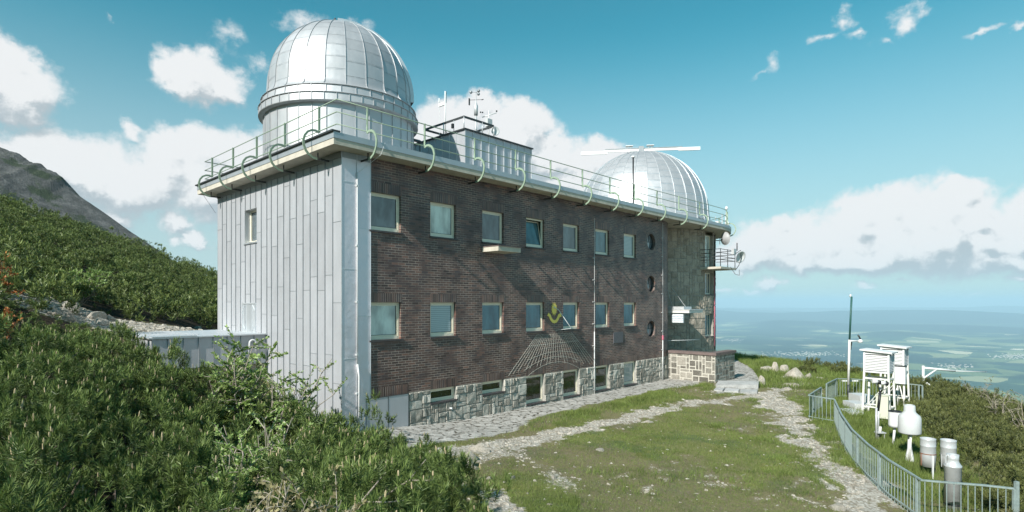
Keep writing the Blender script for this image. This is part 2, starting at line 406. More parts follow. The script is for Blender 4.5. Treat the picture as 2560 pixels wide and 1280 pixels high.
def zinc_mat(name, col=(.60, .62, .635), metal=.65, rough=.42, wob=.25, wscale=1.3):
    m, nt, p = new_mat(name); N = nt.nodes.new; L = nt.links.new
    tc = N('ShaderNodeTexCoord'); ge = N('ShaderNodeNewGeometry')
    n1 = N('ShaderNodeTexNoise'); n1.inputs['Scale'].default_value = 2.2; n1.inputs['Detail'].default_value = 7; n1.inputs['Roughness'].default_value = .7
    mp = N('ShaderNodeMapping'); mp.inputs['Scale'].default_value = (1, 1, .35); L(tc.outputs['Object'], mp.inputs[0]); L(mp.outputs[0], n1.inputs['Vector'])
    r1 = N('ShaderNodeMath'); r1.operation = 'MULTIPLY_ADD'; L(ge.outputs['Random Per Island'], r1.inputs[0]); r1.inputs[1].default_value = .12; r1.inputs[2].default_value = .86
    r2 = N('ShaderNodeMath'); r2.operation = 'MULTIPLY_ADD'; L(n1.outputs['Fac'], r2.inputs[0]); r2.inputs[1].default_value = .26; L(r1.outputs[0], r2.inputs[2])
    ml = N('ShaderNodeMix'); ml.data_type = 'RGBA'; ml.blend_type = 'MULTIPLY'; ml.inputs['Factor'].default_value = 1; ml.inputs['A'].default_value = col + (1,); L(r2.outputs[0], ml.inputs['B'])
    L(ml.outputs['Result'], p.inputs['Base Color']); p.inputs['Metallic'].default_value = metal
    rr = N('ShaderNodeMapRange'); L(n1.outputs['Fac'], rr.inputs[0]); rr.inputs[1].default_value = .3; rr.inputs[2].default_value = .7; rr.inputs[3].default_value = rough - .06; rr.inputs[4].default_value = rough + .08; L(rr.outputs[0], p.inputs['Roughness'])
    n3 = N('ShaderNodeTexNoise'); n3.inputs['Scale'].default_value = wscale; n3.inputs['Detail'].default_value = 2; L(tc.outputs['Object'], n3.inputs['Vector'])
    b = N('ShaderNodeBump'); b.inputs['Strength'].default_value = wob; b.inputs['Distance'].default_value = .08; L(n3.outputs['Fac'], b.inputs['Height']); L(b.outputs[0], p.inputs['Normal'])
    return m
def foliage_mat(name, c0, c1, rough=.5, trans=.25, spec=.4, brown=None):
    m, nt, p = new_mat(name); N = nt.nodes.new; L = nt.links.new
    at = N('ShaderNodeAttribute'); at.attribute_name = 'tint'
    tc = N('ShaderNodeTexCoord'); oi = N('ShaderNodeObjectInfo')
    mx = N('ShaderNodeMix'); mx.data_type = 'RGBA'; mx.inputs['A'].default_value = c0 + (1,); mx.inputs['B'].default_value = c1 + (1,)
    L(at.outputs['Fac'], mx.inputs['Factor'])
    nz = N('ShaderNodeTexNoise'); nz.inputs['Scale'].default_value = .35 if name.startswith('hill') else 1.2; nz.inputs['Detail'].default_value = 4
    geo = N('ShaderNodeNewGeometry'); L(geo.outputs['Position'], nz.inputs['Vector'])
    mr = N('ShaderNodeMapRange'); L(nz.outputs['Fac'], mr.inputs[0]); mr.inputs[1].default_value = .3; mr.inputs[2].default_value = .7; mr.inputs[3].default_value = .72; mr.inputs[4].default_value = 1.25
    ml = N('ShaderNodeMix'); ml.data_type = 'RGBA'; ml.blend_type = 'MULTIPLY'; ml.inputs['Factor'].default_value = 1; L(mx.outputs['Result'], ml.inputs['A']); L(mr.outputs[0], ml.inputs['B'])
    L(ml.outputs['Result'], p.inputs['Base Color'])
    p.inputs['Roughness'].default_value = rough; p.inputs['Specular IOR Level'].default_value = spec
    if trans:
        tr = N('ShaderNodeBsdfTranslucent'); L(ml.outputs['Result'], tr.inputs[0]); ms = N('ShaderNodeMixShader'); ms.inputs[0].default_value = trans
        L(p.outputs[0], ms.inputs[1]); L(tr.outputs[0], ms.inputs[2]); L(ms.outputs[0], nt.nodes['Material Output'].inputs[0])
    return m
def glass_mat(name, col, rough=.04, var=0.0, horiz=0):
    m, nt, p = new_mat(name); N = nt.nodes.new; L = nt.links.new
    p.inputs['Base Color'].default_value = col + (1,); p.inputs['Roughness'].default_value = rough
    p.inputs['Specular IOR Level'].default_value = .6
    p.inputs['Coat Weight'].default_value = .8; p.inputs['Coat Roughness'].default_value = .01; p.inputs['Coat IOR'].default_value = 1.5
    tc = N('ShaderNodeTexCoord')
    if not horiz:
        n_ = N('ShaderNodeTexNoise'); n_.inputs['Scale'].default_value = 1.6; n_.inputs['Detail'].default_value = 3; mp = N('ShaderNodeMapping'); mp.inputs['Scale'].default_value = (1.6, 1.6, .7); L(tc.outputs['Object'], mp.inputs[0]); L(mp.outputs[0], n_.inputs['Vector'])
        mr = N('ShaderNodeMapRange'); L(n_.outputs['Fac'], mr.inputs[0]); mr.inputs[1].default_value = .35; mr.inputs[2].default_value = .65; mr.inputs[3].default_value = .6; mr.inputs[4].default_value = 1.5
        ml = N('ShaderNodeMix'); ml.data_type = 'RGBA'; ml.blend_type = 'MULTIPLY'; ml.inputs['Factor'].default_value = 1; ml.inputs['A'].default_value = col + (1,); L(mr.outputs[0], ml.inputs['B']); L(ml.outputs['Result'], p.inputs['Base Color'])
    if horiz:
        wv = N('ShaderNodeTexWave'); wv.bands_direction = 'Z'; wv.inputs['Scale'].default_value = horiz; wv.inputs['Distortion'].default_value = .4; L(tc.outputs['Object'], wv.inputs[0])
        mr = N('ShaderNodeMapRange'); L(wv.outputs['Fac'], mr.inputs[0]); mr.inputs[3].default_value = .72; mr.inputs[4].default_value = 1.08
        ml = N('ShaderNodeMix'); ml.data_type = 'RGBA'; ml.blend_type = 'MULTIPLY'; ml.inputs['Factor'].default_value = 1; ml.inputs['A'].default_value = col + (1,); L(mr.outputs[0], ml.inputs['B']); L(ml.outputs['Result'], p.inputs['Base Color'])
    nz = N('ShaderNodeTexNoise'); nz.inputs['Scale'].default_value = 2.0; L(tc.outputs['Object'], nz.inputs['Vector'])
    b = N('ShaderNodeBump'); b.inputs['Strength'].default_value = .05; b.inputs['Distance'].default_value = .02; L(nz.outputs['Fac'], b.inputs['Height']); L(b.outputs[0], p.inputs['Coat Normal'])
    return m
M = {}
M['brick'] = brick_mat('brick')
M['soldier'] = brick_mat('soldier_brick', swap=True, bw=.40, rh=.078)
M['granite'] = stone_mat('granite_blocks', ((.27, .25, .21), (.45, .42, .36), (.62, .59, .52)), 4, 1.0, .45)
M['tower_stone'] = stone_mat('grey_granite', ((.29, .25, .20), (.41, .36, .29), (.53, .475, .39)), 3, 1.0, .4, rnd_=.25)
M['joint'] = stone_mat('mortar_joint', ((.25, .24, .21), (.34, .325, .29), (.43, .41, .37)), 6, .6, .3)
M['parapet_stone'] = stone_mat('parapet_granite', ((.13, .12, .10), (.24, .225, .19), (.36, .33, .28)), 3, 1.0, .4)
M['pale_mortar'] = stone_mat('pale_mortar', ((.44, .41, .35), (.55, .52, .45), (.63, .60, .53)), 5, .8, .2)
M['rock'] = stone_mat('pale_rock', ((.27, .24, .19), (.41, .37, .305), (.56, .51, .44)), 2.5, 1.0, .35, .04)
M['slab'] = stone_mat('slab_rock', ((.30, .30, .29), (.42, .42, .40), (.54, .53, .51)), 2.5, .8, .3)
M['zinc'] = zinc_mat('zinc_sheet')
M['zinc_flat'] = zinc_mat('zinc_gable', col=(.43, .435, .45), metal=.3, rough=.5, wob=.12)
M['zinc_dome'] = zinc_mat('zinc_dome', col=(.47, .47, .475), metal=.5, rough=.48, wob=.12, wscale=2.5)
M['zinc_corner'] = zinc_mat('zinc_corner', col=(.64, .61, .64), metal=.45, rough=.42, wob=.35, wscale=2.2)
M['seam'] = simple('seam_metal', (.30, .32, .33), .5, .5)
M['dome_seam'] = simple('dome_seam_metal', (.42, .43, .44), .5, .4)
M['seam_light'] = simple('seam_bright', (.60, .62, .63), .4, .6)
M['dark_metal'] = simple('dark_metal', (.05, .055, .055), .5, .3)
M['roof_edge'] = zinc_mat('roof_edge_sheet', col=(.42, .45, .47), metal=.5, rough=.45, wob=.1)
M['concrete'] = simple('concrete', (.50, .46, .38), .85, 0, .14, 3.0, .3)
M['green_paint'] = simple('pale_green_paint', (.25, .325, .235), .5, 0, .12, 8)
M['teal_paint'] = simple('teal_paint', (.235, .29, .275), .55, 0, .25, 12, .3)
M['frame'] = simple('cream_window_frame', (.80, .73, .58), .4, 0, .05)
M['gasket'] = simple('black_gasket', (.012, .013, .014), .5)
M['dark_slate'] = simple('dark_sill', (.07, .06, .06), .6)
M['glass_grey'] = glass_mat('glass_grey', (.12, .14, .15))
M['glass_teal'] = glass_mat('glass_teal', (.055, .125, .145))
M['glass_dark'] = glass_mat('glass_dark', (.018, .026, .022))
M['blind_pale'] = glass_mat('glass_pale_blind', (.48, .53, .48))
M['blind_slat'] = glass_mat('glass_slat_blind', (.34, .42, .42), horiz=5)
M['white'] = simple('white_paint', (.68, .68, .665), .45, 0, .05, 4, .1)
M['white_old'] = simple('weathered_white', (.66, .65, .60), .55, 0, .12, 9, .2)
M['grey_plastic'] = simple('grey_enamel', (.52, .53, .52), .35, 0, .06)
M['steel'] = zinc_mat('galvanised_steel', col=(.55, .56, .56), metal=.4, rough=.42, wob=.15, wscale=5)
M['rust'] = simple('rusty_metal', (.24, .10, .05), .8)
M['red_cap'] = simple('red_brown_coping', (.15, .11, .10), .7, 0, .2, 5, .3)
M['yellow'] = simple('gilded_yellow', (1.0, .70, .14), .45, .0)
M['black'] = simple('black_cable', (.015, .016, .017), .5)
M['pink_pipe'] = simple('pink_cable', (.55, .16, .22), .6)
M['line_white'] = simple('dial_line_paint', (.66, .62, .54), .7)
M['sign_white'] = simple('sign_face', (.62, .66, .66), .5)
M['sign_blue'] = simple('sign_lettering', (.06, .14, .24), .6)
M['cable_pink'] = M['pink_pipe']
M['needle'] = foliage_mat('pine_needle', (.042, .072, .016), (.42, .54, .155), .5, .18, .35)
M['hill_needle'] = foliage_mat('hill_pine_needle', (.048, .072, .016), (.42, .51, .145), .5, .15)
M['slope_needle'] = foliage_mat('slope_pine_needle', (.050, .066, .018), (.32, .33, .11), .5, .15)
M['leaf'] = foliage_mat('light_leaf', (.18, .27, .06), (.42, .54, .20), .45, .35)
M['brown_leaf'] = foliage_mat('bronze_leaf', (.20, .17, .08), (.42, .38, .20), .5, .3)
M['orange_leaf'] = foliage_mat('orange_needle', (.32, .10, .03), (.48, .20, .05), .6, .1)
M['grass'] = foliage_mat('grass_blade', (.075, .125, .022), (.26, .31, .09), .6, .25, .2)
M['candle'] = simple('pine_candle', (.40, .32, .19), .7, 0, .3, 30)
M['bark'] = simple('bark', (.16, .12, .09), .85, 0, .25, 20, .4)
M['grey_twig'] = simple('grey_twig', (.30, .26, .21), .8, 0, .2, 20)
# ================================================================== terrain
def base_right(X, Y):
    s, t = to_local(X, Y)
    d = np.clip(-t - 2, 0, 13)
    z = -3.95 - .045 * d
    Xe = np.interp(Y, [-30, 4, 12, 20, 28, 33, 44, 50, 60, 90], [13, 13, 15.5, 18.5, 21, 20, 16.5, 11, 0, -40])
    e = np.maximum(0, (X - Xe) * .85)
    return z - .62 * e + .62 * 1.2 * (1 - np.exp(-e / 1.2))
def hill_z(X, Y):
    xp = X / np.maximum(Y, 4)
    Yc = np.clip(64 + (xp + .9) * 62, 55, 95)
    z = -4.9 - .385 * X - .10 * Y + 1.6 * fbm(X / 22, Y / 22, 3)
    return z - .9 * np.maximum(0, Y - Yc)
CT = [(-4.2,14,-3.5),(-2.8,14,-3.9),(-7.7,17,-3.25),(-12.4,24,-1.25),(-14.3,18,-.45),(-12.6,20.5,-1.0),(-16.5,20,.05),(-3.2,3.5,-2.45),(-1.9,4,-2.6),(-1.3,6.5,-3.2),
      (0,0,-2.3),(-6,6,-2.3),(-9,10,-1.9),(1.5,3,-3.6),(-10.3,22,-1.25),(-9,20,-2.1),(-1.6,10,-3.75),(-2.6,12,-3.75)]
def gz(X, Y):
    X = np.asarray(X, float); Y = np.asarray(Y, float)
    a = base_right(X, Y); h = hill_z(X, Y)
    z = np.maximum(a, h) + .35 * np.exp(-np.abs(a - h) / .8) * .5
    num = 0; den = .25
    for cx, cy, cz in CT:
        c0 = float(np.maximum(base_right(np.array(cx, float), np.array(cy, float)), hill_z(np.array(cx, float), np.array(cy, float))))
        w = np.exp(-((X - cx) ** 2 + (Y - cy) ** 2) / 2.4 ** 2)
        num = num + w * (cz - c0); den = den + w
    z = z + num / den
    s, t = to_local(X, Y)
    # micro relief, flat right at the walls
    rough = .07 * fbm(X * .9, Y * .9, 3) + .03 * fbm(X * 4, Y * 4, 2)
    flat = sstep(1.2, 3.0, -t) + (1 - sstep(-3, -1, s)) + sstep(20, 22, s)
    z = z + rough * np.clip(flat, 0, 1) * 1.3
    return z
def gzf(x, y): return float(gz(np.array([x], float), np.array([y], float))[0])
def gp(px, py):
    """where the sight line of a photo point meets the ground"""
    k = (px - 1280) / 1420.0; m = (757 - py) / 1420.0
    Y = 4.0
    for i in range(4000):
        if gzf(k * Y, Y) > m * Y: break
        Y *= 1.01
        if Y > 200: break
    lo, hi = Y / 1.01, Y
    for i in range(12):
        c = (lo + hi) / 2
        if gzf(k * c, c) > m * c: hi = c
        else: lo = c
    return Vector((k * hi, hi, gzf(k * hi, hi)))
def pdist(X, Y, pts):
    d = np.full(np.shape(X), 1e9); 
    for (a, b) in zip(pts[:-1], pts[1:]):
        ax, ay = a[0], a[1]; bx, by = b[0], b[1]
        t = np.clip(((X - ax) * (bx - ax) + (Y - ay) * (by - ay)) / ((bx - ax) ** 2 + (by - ay) ** 2 + 1e-9), 0, 1)
        d = np.minimum(d, np.hypot(X - ax - t * (bx - ax), Y - ay - t * (by - ay)))
    return d
def inpoly(X, Y, poly):
    c = np.zeros(np.shape(X), bool); n = len(poly)
    for i in range(n):
        x0, y0 = poly[i][:2]; x1, y1 = poly[(i + 1) % n][:2]
        c ^= ((y0 > Y) != (y1 > Y)) & (X < (x1 - x0) * (Y - y0) / (y1 - y0 + 1e-12) + x0)
    return c
BAND = [gp(*p) for p in ((1085,1125),(1180,1125),(1290,1108),(1400,1080),(1500,1062),(1600,1040),(1690,1013),(1790,1003),(1880,992),(1960,975),(2000,955))]
PATH = [gp(*p) for p in ((1900,990),(1965,1030),(2000,1080),(2050,1140),(2110,1195),(2170,1250),(2240,1330))]
STONEY = [gp(*p) for p in ((1150,1150),(1280,1135),(1380,1170),(1420,1230))]
DIAG = [gp(*p) for p in ((1225,1235),(1300,1300))]
TERR = [gp(*p)[:2] for p in ((1788,955),(1790,905),(1800,893),(1840,900),(1880,922),(1900,950),(1895,975),(1790,985))]
GRAV = [Vector((x, y, 0)) for x, y in ((-17.5,20.5),(-15.2,19.6),(-13.4,20.3),(-12.0,22.0),(-10.8,24.0))]
def masks(X, Y):
    s, t = to_local(X, Y)
    n1 = fbm(X * .8, Y * .8, 4); n2 = fbm(X * 3.1 + 40, Y * 3.1, 3); n3 = fbm(X * .35 + 9, Y * .35 + 3, 3)
    path = (1 - sstep(.02, .62, pdist(X, Y, BAND) + 1.3 * n1 + 1.0 * n2))
    path = np.maximum(path, (1 - sstep(.0, 1.0, pdist(X, Y, PATH) + 2.2 * n1 + 2.0 * n2)))
    path = np.maximum(path, .5 * (1 - sstep(.0, .45, pdist(X, Y, STONEY) + 1.2 * n1 + .9 * n2)))
    path = np.maximum(path, (1 - sstep(.2, .4, pdist(X, Y, DIAG) + .3 * n2)))
    path = np.maximum(path, (1 - sstep(1.3, 2.0, pdist(X, Y, GRAV) + .6 * n1)))
    path = np.maximum(path, .45 * sstep(.16, .3, n1 + .6 * n2) * sstep(2, 3, -t))
    pave = (1 - sstep(1.25, 1.6, -t + .6 * n2 + .5 * n1 - 1.1 * (1 - sstep(2.5, 6.5, s)) - .5 * sstep(13, 16, s))) * (s > -.5) * (s < 20.5) * (t < 6)
    pave = np.maximum(pave, inpoly(X, Y, TERR) * 1.0)
    soil = sstep(-.05, .12, n3 + .6 * n1 + .3 * n2) * .95
    soil = np.maximum(soil, 1 - sstep(.6, 1.3, np.hypot(X + .1, Y - 14.3) + n1 * 1.5))
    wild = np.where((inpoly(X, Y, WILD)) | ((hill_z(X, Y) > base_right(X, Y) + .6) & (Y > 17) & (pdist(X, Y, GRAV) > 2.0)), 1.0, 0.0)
    return path * (pave < .5) * (wild < .5), pave, soil, wild
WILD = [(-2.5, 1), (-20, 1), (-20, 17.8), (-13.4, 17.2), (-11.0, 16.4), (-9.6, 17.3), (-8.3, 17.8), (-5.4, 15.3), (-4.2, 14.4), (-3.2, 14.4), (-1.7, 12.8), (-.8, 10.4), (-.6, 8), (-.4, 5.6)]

def ground_material():
    m, nt, p = new_mat('ground_cover'); N = nt.nodes.new; L = nt.links.new
    geo = N('ShaderNodeNewGeometry'); pos = geo.outputs['Position']
    def noise(sc, det=6, ro=.65, col=False):
        n = N('ShaderNodeTexNoise'); n.inputs['Scale'].default_value = sc; n.inputs['Detail'].default_value = det; n.inputs['Roughness'].default_value = ro; L(pos, n.inputs['Vector']); return n.outputs['Color' if col else 'Fac']
    def ramp(v, stops):
        r = N('ShaderNodeValToRGB'); L(v, r.inputs[0]); e = r.color_ramp.elements
        e[0].position = stops[0][0]; e[0].color = stops[0][1] + (1,); e[1].position = stops[-1][0]; e[1].color = stops[-1][1] + (1,)
        for q, c in stops[1:-1]: x = e.new(q); x.color = c + (1,)
        return r.outputs[0]
    def mix(f, a, b, mode='MIX'):
        x = N('ShaderNodeMix'); x.data_type = 'RGBA'; x.blend_type = mode
        if isinstance(f, (int, float)): x.inputs['Factor'].default_value = f
        else: L(f, x.inputs['Factor'])
        L(a, x.inputs['A']); L(b, x.inputs['B']); return x.outputs['Result']
    def att(n):
        a = N('ShaderNodeAttribute'); a.attribute_name = n; return a.outputs['Fac']
    def mrange(v, a, b, c=0, d=1):
        r = N('ShaderNodeMapRange'); L(v, r.inputs[0]); r.inputs[1].default_value = a; r.inputs[2].default_value = b; r.inputs[3].default_value = c; r.inputs[4].default_value = d; return r.outputs[0]
    def math_(op, a, b):
        x = N('ShaderNodeMath'); x.operation = op
        for i, q in enumerate((a, b)):
            if isinstance(q, (int, float)): x.inputs[i].default_value = q
            else: L(q, x.inputs[i])
        return x.outputs[0]
    grass = mix(mrange(noise(1.1, 4), .35, .65), ramp(noise(26, 5, .8), [(.3, (.085, .100, .030)), (.5, (.18, .18, .066)), (.7, (.30, .275, .135))]),
                ramp(noise(30, 5, .8), [(.3, (.085, .095, .032)), (.5, (.175, .175, .070)), (.7, (.29, .265, .14))]))
    soil = ramp(noise(24, 7, .8), [(.25, (.085, .068, .040)), (.5, (.175, .14, .088)), (.68, (.28, .235, .165)), (.8, (.46, .42, .36))])
    vo = N('ShaderNodeTexVoronoi'); vo.inputs['Scale'].default_value = 13; L(pos, vo.inputs['Vector'])
    peb = mix(mrange(vo.outputs['Distance'], .25, .6), ramp(vo.outputs['Color'], [(.1, (.36, .33, .28)), (.6, (.56, .53, .47)), (.95, (.70, .67, .62))]), ramp(noise(50), [(.3, (.15, .125, .09)), (.7, (.33, .29, .23))]))
    pth = mix(mrange(noise(5, 6, .8), .45, .62), peb, ramp(noise(60, 4), [(.3, (.34, .31, .26)), (.7, (.60, .57, .50))]))
    # flagstones: irregular flat stones with dark open joints
    mp = N('ShaderNodeMapping'); mp.inputs['Rotation'].default_value = (0, 0, -TH); mp.inputs['Scale'].default_value = (1.6, 5.2, 1); L(pos, mp.inputs[0])
    wob = N('ShaderNodeMix'); wob.data_type = 'RGBA'; wob.blend_type = 'ADD'; wob.inputs['Factor'].default_value = .35; L(mp.outputs[0], wob.inputs['A']); L(noise(2.5, 3, .6, True), wob.inputs['B'])
    v2 = N('ShaderNodeTexVoronoi'); v2.feature = 'DISTANCE_TO_EDGE'; v2.inputs['Scale'].default_value = 1.6; L(wob.outputs['Result'], v2.inputs['Vector'])
    v3 = N('ShaderNodeTexVoronoi'); v3.inputs['Scale'].default_value = 1.6; L(wob.outputs['Result'], v3.inputs['Vector'])
    flag = mix(mrange(noise(9, 6), .3, .7), ramp(v3.outputs['Color'], [(.1, (.40, .385, .35)), (.9, (.60, .58, .54))]), ramp(noise(40), [(.3, (.36, .34, .30)), (.7, (.60, .575, .53))]))
    crack = mrange(math_('ADD', v2.outputs['Distance'], mrange(noise(9), .3, .7, -.07, .05)), .0, .08, 1, 0)
    crack = math_('MULTIPLY', crack, mrange(noise(1.5), .30, .45))
    dark = ramp(noise(20), [(.3, (.035, .028, .020)), (.7, (.10, .085, .05))])
    pav = mix(crack, flag, dark)
    grass = mix(mrange(noise(.55, 5, .7), .50, .62, 0, .75), grass, ramp(noise(40, 5, .85), [(.3, (.045, .070, .035)), (.55, (.085, .125, .055)), (.75, (.22, .25, .15))]))
    grass = mix(mrange(noise(.9, 5, .75), .56, .68, 0, .8), grass, ramp(noise(33, 5, .85), [(.3, (.13, .13, .03)), (.7, (.30, .27, .09))]))
    v4 = N('ShaderNodeTexVoronoi'); v4.inputs['Scale'].default_value = 9; v4.inputs['Randomness'].default_value = 1; L(pos, v4.inputs['Vector'])
    grass = mix(mrange(v4.outputs['Distance'], .10, .16, .8, 0), grass, ramp(v4.outputs['Color'], [(.35, (.14, .13, .06)), (.6, (.50, .46, .38))]))
    c = mix(math_('MULTIPLY', att('soil'), mrange(noise(7, 6, .8), .36, .6)), grass, soil)
    fp = math_('ADD', att('path'), mrange(noise(9, 6, .85), .25, .75, -.5, .5))
    f2 = mrange(fp, .38, .56)
    f2 = math_('MULTIPLY', f2, mrange(att('path'), 0, .12))
    c = mix(f2, c, pth)
    c = mix(mrange(att('pave'), .3, .7), c, pav)
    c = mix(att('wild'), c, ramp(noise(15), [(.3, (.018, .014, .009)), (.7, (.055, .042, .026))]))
    L(c, p.inputs['Base Color']); p.inputs['Roughness'].default_value = .95; p.inputs['Specular IOR Level'].default_value = .15
    h = math_('ADD', math_('MULTIPLY', noise(35, 6, .8), .5), math_('MULTIPLY', vo.outputs['Distance'], -.3))
    h = math_('ADD', h, math_('MULTIPLY', math_('MULTIPLY', crack, mrange(att('pave'), .3, .7)), -.9))
    b = N('ShaderNodeBump'); b.inputs['Strength'].default_value = .9; b.inputs['Distance'].default_value = .04; L(h, b.inputs['Height']); L(b.outputs[0], p.inputs['Normal'])
    return m
def grid_obj(name, xs, ys, fz, mat, attrs=None, smooth=True):
    X, Y = np.meshgrid(xs, ys); Z = fz(X, Y)
    V = np.stack([X, Y, Z], -1).reshape(-1, 3); nx, ny = len(xs), len(ys)
    i = np.arange(nx - 1)[None, :] + np.arange(ny - 1)[:, None] * nx
    F = np.stack([i, i + 1, i + 1 + nx, i + nx], -1).reshape(-1, 4)
    a = attrs(X, Y) if attrs else None
    return np_mesh(name, V, F, mat, smooth, a)
def gattr(X, Y):
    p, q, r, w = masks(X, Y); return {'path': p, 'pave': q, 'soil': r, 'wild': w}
xs = np.concatenate([-14 - np.cumsum(1.06 ** np.arange(1, 62) * .17)[::-1], np.arange(-14, 22, .14), 22 + np.cumsum(1.09 ** np.arange(0, 78) * .2)])
ys = np.concatenate([[-60, -30, -15, -6, -2], np.arange(0, 46, .16), 46 + np.cumsum(1.09 ** np.arange(0, 78) * .2)])
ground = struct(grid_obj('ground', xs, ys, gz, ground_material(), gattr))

# grey scree mountain behind the pine slope
def mtn_z(X, Y):
    xp = X / 420.0
    sky_ = np.interp(xp, [-2.2, -1.3, -.901, -.845, -.83, -.775, -.72, -.669, -.60, -.5], [.90, .52, .272, .246, .244, .198, .160, .124, .078, -.01])
    cr = np.clip(sstep(-.95, -.86, xp) * (1 - sstep(-.80, -.74, xp)), 0, 1)
    crag = cr * .012 * np.clip(fbm(xp * 45, Y * .012, 4) + .15, 0, 1) * 2
    yy = (Y - 420) / 420.0
    z = sky_ * 420 + (crag * 420) * sstep(-.07, -.01, yy)
    z = z + np.where(yy < 0, yy * 420 * .50, -yy * 250)
    rock = 7 * fbm(X / 40, Y / 40, 5) + 3.5 * fbm(X / 6, Y / 6, 3)
    return z + rock * np.clip(-yy * 5 + .15, .12, 1)
def rock_slope_mat():
    m, nt, p = new_mat('scree'); N = nt.nodes.new; L = nt.links.new
    geo = N('ShaderNodeNewGeometry')
    n1 = N('ShaderNodeTexNoise'); n1.inputs['Scale'].default_value = .12; n1.inputs['Detail'].default_value = 9; n1.inputs['Roughness'].default_value = .75; L(geo.outputs['Position'], n1.inputs['Vector'])
    r = N('ShaderNodeValToRGB'); L(n1.outputs['Fac'], r.inputs[0]); e = r.color_ramp.elements
    e[0].position = .3; e[0].color = (.040, .040, .038, 1); e[1].position = .68; e[1].color = (.19, .185, .175, 1); x = e.new(.5); x.color = (.095, .094, .088, 1)
    mp = N('ShaderNodeMapping'); mp.inputs['Rotation'].default_value = (0, 0, .5); mp.inputs['Scale'].default_value = (.010, .045, .05); L(geo.outputs['Position'], mp.inputs[0])
    n2 = N('ShaderNodeTexNoise'); n2.inputs['Scale'].default_value = 1; n2.inputs['Detail'].default_value = 7; n2.inputs['Roughness'].default_value = .7; L(mp.outputs[0], n2.inputs['Vector'])
    mr = N('ShaderNodeMapRange'); L(n2.outputs['Fac'], mr.inputs[0]); mr.inputs[1].default_value = .54; mr.inputs[2].default_value = .60
    mx = N('ShaderNodeMix'); mx.data_type = 'RGBA'; L(mr.outputs[0], mx.inputs['Factor']); L(r.outputs[0], mx.inputs['A']); mx.inputs['B'].default_value = (.035, .05, .022, 1)
    n3 = N('ShaderNodeTexNoise'); n3.inputs['Scale'].default_value = .9; n3.inputs['Detail'].default_value = 5; n3.inputs['Roughness'].default_value = .8; L(geo.outputs['Position'], n3.inputs['Vector'])
    mr3 = N('ShaderNodeMapRange'); L(n3.outputs['Fac'], mr3.inputs[0]); mr3.inputs[1].default_value = .3; mr3.inputs[2].default_value = .7; mr3.inputs[3].default_value = .55; mr3.inputs[4].default_value = 1.5
    ml = N('ShaderNodeMix'); ml.data_type = 'RGBA'; ml.blend_type = 'MULTIPLY'; ml.inputs['Factor'].default_value = 1; L(mx.outputs['Result'], ml.inputs['A']); L(mr3.outputs[0], ml.inputs['B'])
    L(ml.outputs['Result'], p.inputs['Base Color']); p.inputs['Roughness'].default_value = .95
    b = N('ShaderNodeBump'); b.inputs['Strength'].default_value = 1; b.inputs['Distance'].default_value = 1.5; L(n3.outputs['Fac'], b.inputs['Height']); L(b.outputs[0], p.inputs['Normal'])
    return m
def polar_obj(name, a0, a1, na, rs, fz, mat, smooth=True):
    A, R = np.meshgrid(np.linspace(a0, a1, na), rs); X = R * np.sin(A); Y = R * np.cos(A); Z = fz(X, Y)
    V = np.stack([X, Y, Z], -1).reshape(-1, 3); nr = len(rs)
    i = np.arange(na - 1)[None, :] + np.arange(nr - 1)[:, None] * na
    F = np.stack([i, i + na, i + 1 + na, i + 1], -1).reshape(-1, 4)
    return np_mesh(name, V, F, mat, smooth)
def mt_grid():
    xp = np.linspace(-1.6, -.5, 520); yy = np.concatenate([np.linspace(120, 400, 120), np.linspace(402, 470, 30), np.linspace(480, 900, 20)])
    A, Y = np.meshgrid(xp, yy); X = A * Y; Z = mtn_z(X, Y)
    V = np.stack([X, Y, Z], -1).reshape(-1, 3); nx = len(xp)
    i = np.arange(nx - 1)[None, :] + np.arange(len(yy) - 1)[:, None] * nx
    F = np.stack([i, i + 1, i + 1 + nx, i + nx], -1).reshape(-1, 4)
    return np_mesh('mountain', V, F, rock_slope_mat(), False)
mountain = struct(mt_grid())

# valley plain far below with low hills
def valley_z(X, Y):
    R = np.hypot(X, Y); A = np.arctan2(X, Y)
    h = 180 * fbm(X / 7000, Y / 7000, 4) * sstep(9000, 16000, R)
    def ridge(r0, w, amp, f, seed, a0=-9, a1=9, el0=None):
        prof = np.clip(.55 + 1.3 * fbm(A * f + seed, A * 0 + seed, 4), 0, 1.3)
        return amp * prof * np.exp(-((R - r0) / w) ** 2) * sstep(a0, a0 + .12, A)
    h = h + ridge(26000, 3200, 420, 5, 3.1, .33) + ridge(34000, 3500, 700, 3.5, 7.7, .22) + ridge(46000, 5000, 820, 4, 1.9) + ridge(60000, 6000, 900, 4, 5.2)
    h = h + 160 * np.exp(-(((A - .60) / .06) ** 2 + ((R - 20000) / 1600) ** 2)) + 130 * np.exp(-(((A - .76) / .05) ** 2 + ((R - 21000) / 1500) ** 2))
    return -1000 + h
